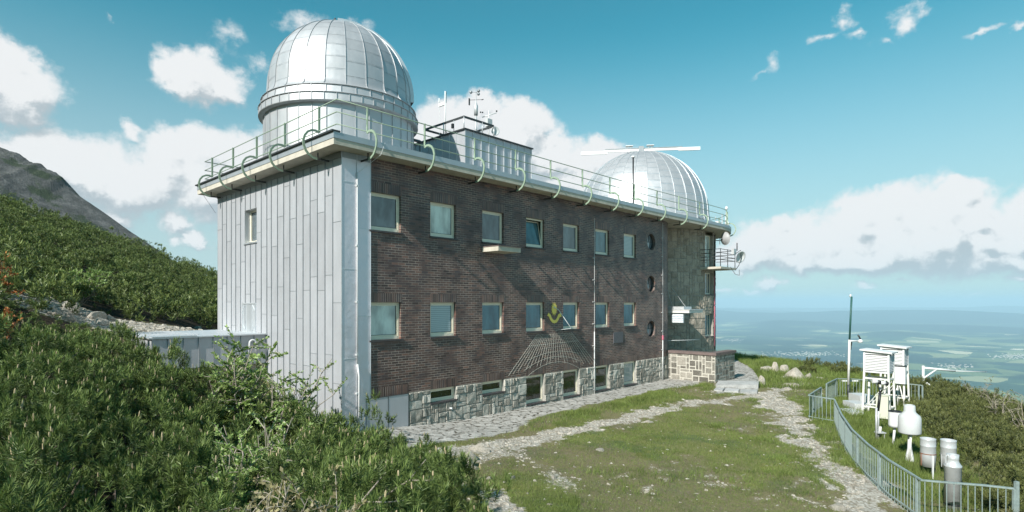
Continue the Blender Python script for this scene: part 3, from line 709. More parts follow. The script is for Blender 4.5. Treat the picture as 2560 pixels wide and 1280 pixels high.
def valley_mat():
    m, nt, p = new_mat('valley_fields'); N = nt.nodes.new; L = nt.links.new
    geo = N('ShaderNodeNewGeometry'); pos = geo.outputs['Position']
    nzw = N('ShaderNodeTexNoise'); nzw.inputs['Scale'].default_value = .0006; nzw.inputs['Detail'].default_value = 5; L(pos, nzw.inputs['Vector'])
    sb = N('ShaderNodeVectorMath'); sb.operation = 'MULTIPLY_ADD'; L(nzw.outputs['Color'], sb.inputs[0]); sb.inputs[1].default_value = (900, 900, 0); L(pos, sb.inputs[2])
    vo = N('ShaderNodeTexVoronoi'); vo.inputs['Scale'].default_value = .0016; L(sb.outputs[0], vo.inputs['Vector'])
    r = N('ShaderNodeValToRGB'); L(vo.outputs['Color'], r.inputs[0]); e = r.color_ramp.elements
    e[0].position = .0; e[0].color = (.020, .055, .050, 1); e[1].position = 1; e[1].color = (.74, .66, .48, 1)
    for q, c in ((.42, (.035, .085, .055)), (.58, (.10, .16, .08)), (.76, (.18, .23, .10)), (.88, (.46, .44, .26))): x = e.new(q); x.color = c + (1,)
    n2 = N('ShaderNodeTexNoise'); n2.inputs['Scale'].default_value = .00022; n2.inputs['Detail'].default_value = 6; n2.inputs['Roughness'].default_value = .6; L(pos, n2.inputs['Vector'])
    mr = N('ShaderNodeMapRange'); L(n2.outputs['Fac'], mr.inputs[0]); mr.inputs[1].default_value = .49; mr.inputs[2].default_value = .55
    mx = N('ShaderNodeMix'); mx.data_type = 'RGBA'; L(mr.outputs[0], mx.inputs['Factor']); L(r.outputs[0], mx.inputs['A']); mx.inputs['B'].default_value = (.014, .045, .040, 1)
    sz = N('ShaderNodeSeparateXYZ'); L(pos, sz.inputs[0]); mz = N('ShaderNodeMapRange'); L(sz.outputs[2], mz.inputs[0]); mz.inputs[1].default_value = -930; mz.inputs[2].default_value = -820
    m5 = N('ShaderNodeMix'); m5.data_type = 'RGBA'; L(mz.outputs[0], m5.inputs['Factor']); L(mx.outputs['Result'], m5.inputs['A']); m5.inputs['B'].default_value = (.010, .034, .034, 1)
    L(m5.outputs['Result'], p.inputs['Base Color']); p.inputs['Roughness'].default_value = 1; p.inputs['Specular IOR Level'].default_value = 0
    return m
valley = struct(polar_obj('valley_floor', -.5, 1.45, 520, np.concatenate([np.geomspace(900, 12000, 60), np.linspace(12300, 75000, 200)]), valley_z, valley_mat()))
# ================================================================== the observatory building
rnd = random.Random(11)
def fac(px, py, t=0.0):
    """photo point -> (s, z) on the plane t = const of the building frame"""
    k = (px - 1280) / 1420.0
    bx, by = P0[0] - t * UY, P0[1] + t * UX
    s = (k * by - bx) / (UX - k * UY); Y = by + s * UY
    return s, (757 - py) / 1420.0 * Y
bld = thing("observatory_building", "long two-storey dark brick observatory on granite plinth, near gable clad in grey metal", "building", (P0[0], P0[1], 0), TH)
SC = -.919                       # gable plane
COLS = [(0, 1.087), (2.22, 3.29), (4.51, 5.58), (6.80, 7.87), (9.06, 10.14), (11.33, 12.40), (13.62, 14.69)]
UP, LO = (2.13, 3.245), (-1.09, .015)
BA = {1: (-3.19, -2.77), 2: (-3.19, -2.77), 3: (-3.84, -2.77), 4: (-3.84, -2.77), 5: (-3.84, -2.77), 6: (-3.84, -2.77)}
ZT, ZP, ZB = 4.22, -2.77, -4.15
ARC0, ARCR = 17.2, 2.5
def wp(u_, z, out=0.0):
    if u_ <= ARC0: return (u_, -out, z)
    f = (u_ - ARC0) / ARCR
    return (ARC0 + (ARCR + out) * math.sin(f), ARCR - (ARCR + out) * math.cos(f), z)
REV = .15
# --- brick skin with openings
mb = MB()
holes = []
for (a, b) in COLS: holes += [(a, b, UP[0], UP[1]), (a, b, LO[0], LO[1])]
PORT = [(16.13, 3.03), (16.13, .94), (16.13, -1.30)]; PR = .40
for (a, z) in PORT: holes.append((a - .6, a + .6, z - .6, z + .6))
us = sorted(set([0.0, ARC0] + [h[0] for h in holes] + [h[1] for h in holes] + [ARC0 + .18 * i for i in range(1, 16)]))
zs = sorted(set([ZP, ZT] + [h[2] for h in holes] + [h[3] for h in holes]))
for i in range(len(us) - 1):
    for j in range(len(zs) - 1):
        cu, cz = (us[i] + us[i + 1]) / 2, (zs[j] + zs[j + 1]) / 2
        if any(h[0] < cu < h[1] and h[2] < cz < h[3] for h in holes): continue
        a, b, c, d = us[i], us[i + 1], zs[j], zs[j + 1]
        mb.face([wp(a, c), wp(b, c), wp(b, d), wp(a, d)], [(a, c), (b, c), (b, d), (a, d)], smooth=a >= ARC0)
for h in holes[:14]:
    a, b, c, d = h
    mb.face([(b, 0, c), (b, REV, c), (b, REV, d), (b, 0, d)], [(b, c), (b + REV, c), (b + REV, d), (b, d)])
    if a > 0: mb.face([(a, REV, c), (a, 0, c), (a, 0, d), (a, REV, d)], [(a - REV, c), (a, c), (a, d), (a - REV, d)])
    mb.face([(a, 0, d), (b, 0, d), (b, REV, d), (a, REV, d)], [(a, d), (b, d), (b, d + REV), (a, d + REV)])
    mb.face([(a, REV, c), (b, REV, c), (b, 0, c), (a, 0, c)], [(a, c), (b, c), (b, c + REV), (a, c + REV)])
NP = 40
def sq_pt(a, z, th, h=.6):
    c, s_ = math.cos(th), math.sin(th); k = h / max(abs(c), abs(s_)); return (a + k * c, z + k * s_)
for (a, z) in PORT:     # square cell around each porthole, brick ring outside the radial course
    for k in range(NP):
        t0, t1 = 2 * math.pi * k / NP, 2 * math.pi * (k + 1) / NP
        R2 = PR + .16
        p = [(a + R2 * math.cos(t0), z + R2 * math.sin(t0)), sq_pt(a, z, t0), sq_pt(a, z, t1), (a + R2 * math.cos(t1), z + R2 * math.sin(t1))]
        mb.face([(q[0], 0, q[1]) for q in p], p)
# blind brick on the rear and end of the building
mb.face([(19.5, 9.24, ZB), (SC, 9.24, ZB), (SC, 9.24, ZT), (19.5, 9.24, ZT)])
brickwall = mb.build("brick_wall", M['brick'], bld)
# radial bricks round the portholes + reveals
for (a, z) in PORT:
    mr_ = MB(); nb = 44
    for k in range(nb):
        t0, t1 = 2 * math.pi * (k + .10) / nb, 2 * math.pi * (k + .90) / nb
        P = [(a + r * math.cos(t), z + r * math.sin(t)) for r, t in ((PR, t0), (PR + .158, t0), (PR + .158, t1), (PR, t1))]
        mr_.face([(q[0], -.004, q[1]) for q in P], [(t0, .01), (t0, .05), (t1, .05), (t1, .01)])
        mr_.face([(P[0][0], -.004, P[0][1]), (P[3][0], -.004, P[3][1]), (P[3][0], .20, P[3][1]), (P[0][0], .20, P[0][1])], [(t0, .01), (t0, .05), (t1, .05), (t1, .01)])
    ring = mr_.build("porthole_ring", M['soldier'], bld)
    mj = MB()
    for k in range(nb):
        t0, t1 = 2 * math.pi * k / nb, 2 * math.pi * (k + 1) / nb
        P = [(a + r * math.cos(t), z + r * math.sin(t)) for r, t in ((PR + .003, t0), (PR + .165, t0), (PR + .165, t1), (PR + .003, t1))]
        mj.face([(q[0], .002, q[1]) for q in P]); mj.face([(P[0][0], .002, P[0][1]), (P[3][0], .002, P[3][1]), (P[3][0], .20, P[3][1]), (P[0][0], .20, P[0][1])])
    mj.build("joint_ring", M['joint'], ring)
    w = MB(); w.lathe([(PR, 0), (PR - .05, 0), (PR - .05, .04), (PR, .04)], 32)
    rw = MB()
    for v in w.v: rw.v.append((a + v[0], .17 - v[2], z + v[1]))
    rw.f = [tuple(reversed(f)) for f in w.f]; rw.uv = w.uv; rw.sm = w.sm
    rw = rw.build("round_window", M['gasket'], bld)
    g = MB(); g.face([(a + (PR - .05) * math.cos(2 * math.pi * k / 32), .165, z + (PR - .05) * math.sin(2 * math.pi * k / 32)) for k in range(32)])
    g.build("pane", M['glass_grey'], rw)
    h = MB(); h.box(a - PR + .05, a + PR - .05, .145, .162, z - .012, z + .012); h.box(a - .012, a + .012, .145, .162, z + .013, z + PR - .05); h.build("glazing_bar", M['gasket'], rw)

# --- soldier courses above openings
def soldier(a, b, z0, z1):
    m_ = MB(); m_.box(a, b, -.004, .05, z0, z1); m_.build("lintel", M['soldier'], bld)
for i, (a, b) in enumerate(COLS):
    aa = max(a, .002)
    soldier(aa, b + .03, UP[1] + .002, UP[1] + .30)
    soldier(aa, b + .03, LO[1] + .002, LO[1] + .27)
    if i in BA: soldier(a, b + .05, ZP + .004, ZP + .27)
soldier(.002, 1.37, ZP - .01, ZP + .27)

# --- windows
def window(a, b, c, d, mat, slate=True, tilt=False, cream='frame', y0=REV, handle=False, bar=None):
    fw = .062; fr = MB()
    fb = .085 if d - c > .6 else .07
    y = y0 - .055
    fr.box(a + .001, a + fw, y, y0, c + .001, d - .001); fr.box(b - fw, b - .001, y, y0, c + .001, d - .001)
    fr.box(a + fw, b - fw, y, y0, d - fw, d - .001); fr.box(a + fw, b - fw, y - .004, y0, c + .001, c + fb)
    w = fr.build("window", M[cream], bld)
    sa = MB(); i0, i1, j0, j1 = a + fw + .002, b - fw - .002, c + fb + .002, d - fw - .002; sw = .038
    ys = y + .014
    sa.box(i0, i0 + sw, ys, y0 - .005, j0, j1); sa.box(i1 - sw, i1, ys, y0 - .005, j0, j1); sa.box(i0 + sw, i1 - sw, ys, y0 - .005, j1 - sw, j1); sa.box(i0 + sw, i1 - sw, ys, y0 - .005, j0, j0 + sw)
    pn = MB(); q = ys + .012; pn.face([(i0 + sw, q, j0 + sw), (i1 - sw, q, j0 + sw), (i1 - sw, q, j1 - sw), (i0 + sw, q, j1 - sw)])
    gk = MB(); gk.box(i1 - sw - .018, i1 - sw - .001, ys + .001, ys + .010, j0 + sw, j1 - sw); gk.box(i0 + sw, i1 - sw - .019, ys + .001, ys + .010, j0 + sw + .001, j0 + sw + .013)
    if bar: gk.box(i0 + sw, i1 - sw - .03, q - .006, q - .001, bar, bar + .03)
    if tilt:
        for m_ in (sa, pn, gk):
            for k, v in enumerate(m_.v):
                f = (v[2] - j0); m_.v[k] = (v[0], v[1] + math.sin(.17) * f, j0 + f * math.cos(.17))
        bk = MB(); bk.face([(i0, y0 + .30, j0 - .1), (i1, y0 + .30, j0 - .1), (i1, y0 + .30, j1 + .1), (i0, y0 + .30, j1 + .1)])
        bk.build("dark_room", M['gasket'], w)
    sas = sa.build("sash", M[cream], w); pn.build("pane", M[mat], w); gk.build("gasket", M['gasket'], w)
    if slate:
        s_ = MB(); s_.box(a - .03, b + .06, -.055, y0 - .06, c - .055, c - .004); s_.build("sill", M['dark_slate'], w)
    return w
UM = ['glass_grey', 'blind_pale', 'glass_grey', 'glass_teal', 'glass_grey', 'glass_teal', 'blind_slat']
LM = ['blind_pale', 'blind_slat', 'glass_teal', 'glass_teal', 'glass_teal', 'glass_teal', 'glass_teal']
for i, (a, b) in enumerate(COLS):
    w = window(a, b, UP[0], UP[1], UM[i], tilt=(i == 3))
    if i == 3: w['label'] = "upper window tilted open"
    window(a, b, LO[0], LO[1], LM[i])
    if i in BA:
        c, d = BA[i]
        window(a, b, c, d, 'blind_slat' if i == 6 else 'glass_dark', cream='frame')

# --- granite plinth in random rock-faced blocks
def blocks(mb, fmap, u0, u1, v0, v1, unit=(.16, .14), relief=.042, rg=rnd, maxn=3, joint=.007, sub=4):
    nu = max(1, round((u1 - u0) / unit[0])); nv = max(1, round((v1 - v0) / unit[1]))
    du, dv = (u1 - u0) / nu, (v1 - v0) / nv
    used = [[False] * nv for _ in range(nu)]
    for j in range(nv):
        for i in range(nu):
            if used[i][j]: continue
            w_ = rg.choice([1, 2, 2, 3][:maxn + 1]); h_ = rg.choice([1, 2, 2, 3][:maxn + 1])
            if w_ == 1 and h_ == 1: w_ = 2
            w_ = min(w_, nu - i); h_ = min(h_, nv - j)
            ww = 0
            while ww < w_ and not used[i + ww][j]: ww += 1
            w_ = max(1, ww)
            for a in range(w_):
                for b in range(h_): used[i + a][j + b] = True
            a0, a1, b0, b1 = u0 + i * du + joint, u0 + (i + w_) * du - joint, v0 + j * dv + joint, v0 + (j + h_) * dv - joint
            ph = rg.random() * 100; rl = relief * (.7 + .6 * rg.random())
            G = []
            for q in range(sub + 1):
                row = []
                for p in range(sub + 1):
                    x, y = p / sub, q / sub
                    e = min(1, 6 * min(x, 1 - x) + .0) * min(1, 6 * min(y, 1 - y))
                    edge = p in (0, sub) or q in (0, sub)
                    nz_ = mnoise.noise(Vector(((a0 + (a1 - a0) * x) * 9, (b0 + (b1 - b0) * y) * 9, ph)))
                    o_ = -.012 if edge else rl * (.75 + .7 * nz_)
                    jx = 0 if edge else rg.uniform(-.1, .1) / sub
                    ins = .012 if (p in (1, sub - 1) or q in (1, sub - 1)) else 0
                    uu = a0 + (a1 - a0) * min(.97, max(.03, x + jx)) if 0 < p < sub else (a0 if p == 0 else a1)
                    vv = b0 + (b1 - b0) * min(.97, max(.03, y + jx)) if 0 < q < sub else (b0 if q == 0 else b1)
                    if p == 1: uu = a0 + min(.02, (a1 - a0) * .2)
                    if p == sub - 1: uu = a1 - min(.02, (a1 - a0) * .2)
                    if q == 1: vv = b0 + min(.02, (b1 - b0) * .2)
                    if q == sub - 1: vv = b1 - min(.02, (b1 - b0) * .2)
                    row.append(fmap(uu, vv, o_))
                G.append(row)
            for q in range(sub):
                for p in range(sub):
                    mb.face([G[q][p], G[q][p + 1], G[q + 1][p + 1], G[q + 1][p]])
pl = MB(); jn = MB()
segs = []; cur = 1.38
PEND = 18.3
def jface(a, b, c, d):
    n = max(1, int((b - a) / .3)) if b > ARC0 else 1
    for i in range(n):
        x0, x1 = a + (b - a) * i / n, a + (b - a) * (i + 1) / n
        jn.face([wp(x0, c), wp(x1, c), wp(x1, d), wp(x0, d)])
for i in range(1, 7):
    a, b = COLS[i]; c, d = BA[i]
    blocks(pl, wp, cur, a, ZB, ZP - .003); jface(cur, a, ZB, ZP)
    blocks(pl, wp, a, b, ZB, c - .055); jface(a, b, ZB, c - .055)
    # splayed plaster reveals of the basement windows
    jn.face([(b, 0, c - .05), (b, REV, c - .05), (b, REV, d), (b, 0, d)]); jn.face([(a, REV, c - .05), (a, 0, c - .05), (a, 0, d), (a, REV, d)]); jn.face([(a, 0, d), (b, 0, d), (b, REV, d), (a, REV, d)])
    cur = b
blocks(pl, wp, cur, ARC0, ZB, ZP - .003); blocks(pl, wp, ARC0, 19.4, ZB, ZP - .003); jface(cur, 19.4, ZB, ZP)
plinth = pl.build("stone_plinth", M['granite'], bld)
jn.build("mortar", M['joint'], plinth)

# --- zinc cladding on the gable
tj = [9.24]
px = [540,567,591,617,641,668,694,722,752,782,813,838,872,906,940,976,1013,1052,1092,1134,1177,1222]
def gabt(x):
    k = (x - 1280) / 1420.0; bx, by = P0[0] + SC * UX, P0[1] + SC * UY
    return (k * by - bx) / (-UY - k * UX)
tj = sorted([gabt(300 + p / 2.2076) for p in px]); tj[0] = 0.0; tj[-1] = 9.24
gc = MB(); sm_ = MB()
GW = (5.61, 6.63, 2.13, 3.30)
for i in range(len(tj) - 1):
    a, b = tj[i] + .004, tj[i + 1] - .004
    z = ZB; zz = [ZB]; off = rnd.uniform(0, 1.2) if i % 2 else rnd.uniform(1.2, 2.3)
    z += off + .3
    while z < ZT - .3: zz.append(z); z += 2.28
    zz.append(ZT)
    for j in range(len(zz) - 1):
        y0 = SC - .001 * (j % 2)
        for (p0_, p1_, q0, q1) in ([(a, b, zz[j] + .004, zz[j + 1] - .004)]):
            # cut round the window
            rects = [(p0_, p1_, q0, q1)]
            if p1_ > GW[0] and p0_ < GW[1] and q1 > GW[2] and q0 < GW[3]:
                rects = []
                if p0_ < GW[0]: rects.append((p0_, GW[0], q0, q1))
                if p1_ > GW[1]: rects.append((GW[1], p1_, q0, q1))
                m0, m1 = max(p0_, GW[0]), min(p1_, GW[1])
                if q0 < GW[2]: rects.append((m0, m1, q0, GW[2]))
                if q1 > GW[3]: rects.append((m0, m1, GW[3], q1))
            for (r0, r1, r2, r3) in rects:
                gc.face([(y0, r1, r2), (y0, r0, r2), (y0, r0, r3), (y0, r1, r3)])
    for zj in zz[1:-1]:
        if not (a < 6.6 and b > 5.6 and 2.1 < zj < 3.35): sm_.box(SC - .006, SC - .001, a, b, zj - .007, zj + .007)
    if i > 0:
        t_ = tj[i]
        for (q0, q1) in ([(ZB, ZT)] if not (GW[0] < t_ < GW[1]) else [(ZB, GW[2]), (GW[3], ZT)]):
            sm_.box(SC - .030, SC, t_ - .005, t_ + .005, q0, q1)
gab_ = gc.build("gable_cladding", M['zinc_flat'], bld)
sm_.build("standing_seam", M['seam'], gab_)
bw = MB()          # backing wall behind the panel joints
bw.box(SC + .006, SC + .03, .02, 9.22, ZB, 2.12); bw.box(SC + .006, SC + .03, .02, 9.22, 3.31, ZT); bw.box(SC + .006, SC + .03, .02, 5.60, 2.12, 3.31); bw.box(SC + .006, SC + .03, 6.64, 9.22, 2.12, 3.31)
bw.build("backing_sheet", M['dark_metal'], gab_)
# gable window: deep metal reveal
gw = MB(); D_ = .26; a, b, c, d = GW
gw.face([(SC, a, c), (SC + D_, a, c), (SC + D_, a, d), (SC, a, d)]); gw.face([(SC + D_, b, c), (SC, b, c), (SC, b, d), (SC + D_, b, d)])
gw.face([(SC, a, d), (SC + D_, a, d), (SC + D_, b, d), (SC, b, d)]); gw.face([(SC, b, c), (SC + D_, b, c), (SC + D_, a, c), (SC, a, c)])
gw.box(SC - .05, SC + .01, a - .04, b + .05, c - .05, c - .001)
gwo = gw.build("gable_window", M['zinc'], bld)
f = MB(); X0 = SC + D_ - .06
f.box(X0, X0 + .05, a + .001, a + .06, c + .001, d - .001); f.box(X0, X0 + .05, b - .06, b - .001, c + .001, d - .001); f.box(X0, X0 + .05, a + .06, b - .06, d - .06, d - .001); f.box(X0, X0 + .05, a + .06, b - .06, c + .001, c + .08)
f.build("frame", M['frame'], gwo)
f = MB(); f.face([(X0 + .03, b - .06, c + .08), (X0 + .03, a + .06, c + .08), (X0 + .03, a + .06, d - .06), (X0 + .03, b - .06, d - .06)]); f.build("pane", M['glass_grey'], gwo)
# louvre / translucent hatch above the annex
lv = MB(); a, b, c, d = 5.64, 6.78, -1.04, .0; X0 = SC - .04
lv.box(X0, SC + .01, a, a + .05, c, d); lv.box(X0, SC + .01, b - .05, b, c, d); lv.box(X0, SC + .01, a + .05, b - .05, d - .05, d); lv.box(X0, SC + .01, a + .05, b - .05, c, c + .04)
h_ = lv.build("hatch", M['zinc'], bld)
lv = MB(); lv.face([(X0 + .02, b - .05, c + .04), (X0 + .02, a + .05, c + .04), (X0 + .02, a + .05, d - .05), (X0 + .02, b - .05, d - .05)]); lv.build("hatch_panel", M['zinc'], h_)
lv = MB()
for (p, q) in (((a + .05, c + .25), (a + .3, c + .04)), ((b - .05, c + .25), (b - .3, c + .04)), ((a + .05, d - .3), (a + .3, d - .05)), ((b - .05, d - .3), (b - .3, d - .05)), ((a + .3, c + .04), (a + .3, d - .05)), ((b - .3, c + .04), (b - .3, d - .05))):
    lv.bar([(X0 + .012, p[0], p[1]), (X0 + .012, q[0], q[1])], .02, .012, (1, 0, 0))
lv.build("hatch_brace", M['seam_light'], h_)

# --- corner strip in wavy sheet metal
cc = MB()
def zrow(s0, s1, zz):
    for j in range(len(zz) - 1): cc.face([(s0, -.022, zz[j] + .005), (s1, -.022, zz[j] + .005), (s1, -.022, zz[j + 1] - .005), (s0, -.022, zz[j + 1] - .005)])
zrow(SC + .003, -.462, [ZB, -1.58, .95, 3.4, ZT]); zrow(-.446, -.004, [ZB, -2.9, -.38, 2.13, ZT])
co = cc.build("corner_cladding", M['zinc_corner'], bld)
cc = MB(); cc.box(-.460, -.448, -.045, -.018, ZB, ZT); cc.box(-.004, .012, -.035, .01, -2.79, ZT); cc.box(SC - .012, SC + .002, -.034, .002, ZB, ZT)
for s0, s1, zz in ((SC, -.462, (-1.58, .95, 3.4)), (-.446, -.004, (-2.9, -.38, 2.13))):
    for z in zz: cc.box(s0 + .002, s1, -.030, -.021, z - .010, z + .010)
cc.build("edge_trim", M['seam_light'], co)
cc = MB(); cc.box(SC + .002, -.002, -.017, .01, ZB, ZT); cc.build("backing_sheet", M['dark_metal'], co)

# --- metal cabinet doors at the foot
dr = MB(); dr.box(-.14, .585, -.050, -.024, ZB, ZP - .02); dr.box(.602, 1.325, -.050, .03, ZB, ZP - .02); dd = dr.build("metal_door", M['zinc_flat'], bld)
dr = MB(); dr.box(.586, .601, -.056, .03, ZB, ZP - .02); dr.box(1.326, 1.375, -.006, .05, ZB, ZP - .02); dr.box(-.14, 1.33, -.062, .03, ZP - .018, ZP - .008); dr.build("door_frame", M['dark_metal'], dd)

# --- eaves slab following the plan with the round end
C2 = (23.1, 4.62); RE = 5.36
def plan(o, re, back=.6):
    pts = [(SC - o, 9.24 + back), (SC - o, -o), (2, -o), (6, -o), (10, -o), (14, -o - .01), (16, -o - .03), (18, -o - .08), (20, -o - .14), (21.5, -(re - 4.62) + .03)]
    for i in range(0, 37):
        a = math.radians(-90 + 5 * i); pts.append((C2[0] + re * math.cos(a), C2[1] + re * math.sin(a)))
    return pts
def prism(mb, pts, z0, z1, top=True, bot=True):
    n = len(pts); u_ = 0
    for i in range(n):
        a, b = pts[i], pts[(i + 1) % n]; l = math.hypot(b[0] - a[0], b[1] - a[1])
        mb.face([(a[0], a[1], z0), (b[0], b[1], z0), (b[0], b[1], z1), (a[0], a[1], z1)], [(u_, z0), (u_ + l, z0), (u_ + l, z1), (u_, z1)]); u_ += l
    if top: mb.face([(p[0], p[1], z1) for p in pts])
    if bot: mb.face([(p[0], p[1], z0) for p in reversed(pts)])
e_ = MB(); prism(e_, plan(.53, RE), 4.225, 4.39); e_.build("eaves_slab", M['concrete'], bld)
e_ = MB(); prism(e_, plan(.545, RE + .015), 4.392, 4.555); roof = e_.build("flat_roof", M['roof_edge'], bld)
e_ = MB(); e_.box(SC - .60, SC - .35, -.56, 9.9, 4.557, 4.60); e_.build("drip_edge", M['dark_metal'], roof)
# frieze under the eaves on the metal part
e_ = MB(); e_.box(SC - .03, SC + .01, -.03, 9.24, 4.06, 4.223); e_.box(SC + .012, -.02, -.04, -.005, 4.06, 4.223); e_.build("frieze", M['seam'], bld)

# --- round stone tower end
TR = 4.45
def tp(u_, z, out=0.0):
    a = math.radians(u_); return (C2[0] + (TR + out) * math.cos(a), C2[1] + (TR + out) * math.sin(a), z)
deg = math.degrees(1 / TR)
tw = MB(); tj_ = MB()
TWN = [(264.5, 279, 2.08, 4.0), (264.5, 279, .50, 1.78), (264.5, 279, -1.98, -.66)]
def tblocks(a, b, z0, z1):
    blocks(tw, tp, a, b, z0, z1, unit=(.20 * deg, .19), relief=.035, joint=.012, maxn=3)
# joint in degrees horizontally is small, so scale by wrapping
def tblocks(a, b, z0, z1):
    blocks(tw, lambda u_, z, o=0: tp(a + (u_ - 0) * deg, z, o), 0, (b - a) / deg, z0, z1, unit=(.20, .19), relief=.035, joint=.010)
    n = max(1, int((b - a) / 3))
    for i in range(n):
        p, q = a + (b - a) * i / n, a + (b - a) * (i + 1) / n
        tj_.face([tp(p, z0), tp(q, z0), tp(q, z1), tp(p, z1)])
tblocks(196, 264.5, ZB, ZT); tblocks(279, 300, ZB, ZT)
tblocks(264.5, 279, ZB, -1.98); tblocks(264.5, 279, -.66, .50); tblocks(264.5, 279, 1.78, 2.08)
for i in range(22):
    p, q = 300 + i * 6, 306 + i * 6; tj_.face([tp(p, ZB), tp(q, ZB), tp(q, ZT), tp(p, ZT)])
for (a, b, c, d) in TWN:
    tj_.face([tp(b, c), tp(b, c, -.25), tp(b, d, -.25), tp(b, d)]); tj_.face([tp(a, c, -.25), tp(a, c), tp(a, d), tp(a, d, -.25)])
    tj_.face([tp(a, d), tp(b, d), tp(b, d, -.25), tp(a, d, -.25)]); tj_.face([tp(a, c, -.25), tp(b, c, -.25), tp(b, c), tp(a, c)])
tower = tw.build("stone_tower_wall", M['tower_stone'], bld); tj_.build("mortar", M['joint'], tower)
for n, (a, b, c, d) in enumerate(TWN):
    A = Vector(tp(a, 0, -.16)); B_ = Vector(tp(b, 0, -.16)); ux = (B_ - A).normalized(); wd = (B_ - A).length; nn = Vector((-ux.y, ux.x, 0)); 
    Mx = Matrix(((ux.x, nn.x, 0, A.x), (ux.y, nn.y, 0, A.y), (0, 0, 1, 0), (0, 0, 0, 1)))
    f = MB(); f.box(.0, .06, 0, .05, c, d, Mx); f.box(wd - .06, wd, 0, .05, c, d, Mx); f.box(.06, wd - .06, 0, .05, d - .06, d, Mx); f.box(.06, wd - .06, 0, .05, c, c + .07, Mx)
    if n: f.box(wd * .62, wd * .62 + .05, 0.001, .049, c + .07, d - .06, Mx)
    w = f.build("window" if n else "balcony_door", M['frame'], bld)
    f = MB(); f.face([tuple(Mx @ Vector(p)) for p in ((.06, .03, c + .07), (wd - .06, .03, c + .07), (wd - .06, .03, d - .06), (.06, .03, d - .06))]); f.build("pane", M['glass_grey' if n == 1 else ('blind_pale' if n == 0 else 'glass_teal')], w)
    f = MB(); A2 = Vector(tp(a - .6, 0, .06)); 
    f.box(-.05, wd + .1, -.22, .02, c - .07, c - .004, Mx); f.build("sill", M['dark_slate'], w)

# --- entrance: stone parapet, canopy, sign
pp = MB()
PZ = -2.60
def pmap(u_, z, o=0): return (18.0 - o, .25 - u_, z)
blocks(pp, pmap, 0, 2.70, ZB, PZ, unit=(.17, .15), relief=.012, joint=.016)
def pmap2(u_, z, o=0): return (18.0 + u_, -2.45 - o, z)
blocks(pp, pmap2, 0, 2.4, ZB, PZ, unit=(.17, .15), relief=.012, joint=.022)
par = pp.build("entrance_parapet", M['parapet_stone'], bld)
pp = MB(); pp.box(18.004, 18.35, -2.446, .25, ZB, PZ); pp.box(18.35, 20.4, -2.446, -2.1, ZB, PZ); pp.build("pale_mortar", M['pale_mortar'], par)
pp = MB(); pp.box(17.93, 18.40, -2.53, .12, PZ + .002, PZ + .13); pp.box(18.41, 20.45, -2.53, -2.05, PZ + .002, PZ + .13); pp.build("coping", M['red_cap'], par)
cn = MB(); cn.box(18.6, 20.2, -.80, .42, -.53, -.39); can = cn.build("entrance_canopy", M['white_old'], bld)
cn = MB(); cn.box(18.58, 20.2, -.84, .44, -.385, -.345); cn.box(18.62, 19.5, -.50, .42, -.343, -.20); cn.build("canopy_tray", M['steel'], can)
cn = MB(); cn.tube([(18.9, .30, -.2), (19.6, 1.0, .9)], .012, 5); cn.tube([(18.9, -.45, -.2), (19.9, .9, .9)], .012, 5); cn.build("stay_rod", M['steel'], can)
sg = MB(); sg.box(18.63, 18.75, -.45, .18, -1.05, -.60); sgn = sg.build("sign_box", M['sign_white'], bld)
sg = MB(); sg.box(18.622, 18.629, -.44, .17, -1.04, -.61); sgf = sg.build("sign_face", M['sign_white'], sgn)
def text_mesh(name, body, size, mat, parent, mtx, extr=.001, align='CENTER'):
    cu = bpy.data.curves.new(name, 'FONT'); cu.body = body; cu.size = size; cu.align_x = align; cu.extrude = extr
    o = bpy.data.objects.new(name, cu); COL.objects.link(o)
    dg = bpy.context.evaluated_depsgraph_get(); me = bpy.data.meshes.new_from_object(o.evaluated_get(dg))
    bpy.data.objects.remove(o); me.materials.clear(); me.materials.append(mat); me.transform(mtx)
    r = bpy.data.objects.new(name, me); COL.objects.link(r)
    if parent: r.parent = parent
    return r
# letters face the -s direction: local x of text -> -t
Mt = lambda z: Matrix(((0, 0, -1, 18.619), (-1, 0, 0, -.135), (0, 1, 0, z), (0, 0, 0, 1)))
for z, b, sz in ((-.745, "ASTRONOMICKÝ ÚSTAV", .062), (-.845, "SLOVENSKEJ AKADÉMIE VIED", .052), (-.94, "NA SKALNATOM PLESE", .056)):
    text_mesh("sign_lettering", b, sz, M['sign_blue'], sgn, Mt(z))
hr = MB(); hr.tube([(18.2, .35, -2.0), (19.2, -.2, -2.0), (20.2, -.6, -2.0)], .018, 6); hr.build("handrail", M['grey_plastic'], bld)

# --- balcony with rails
bl = MB(); bl.box(22.15, 24.3, -.98, .35, 1.93, 2.05); bal = bl.build("balcony_slab", M['concrete'], bld)
bl = MB()
for z in (2.45, 2.62, 2.83, 3.05):
    bl.tube([(22.2, .3, z), (22.2, -.93, z), (24.25, -.93, z), (24.25, .2, z)], .018, 6)
for p in ((22.2, -.3), (22.2, -.93), (23.2, -.93), (24.25, -.93)): bl.tube([(p[0], p[1], 2.05), (p[0], p[1], 3.08)], .022, 6)
bl.build("balcony_railing", M['dark_metal'], bal)

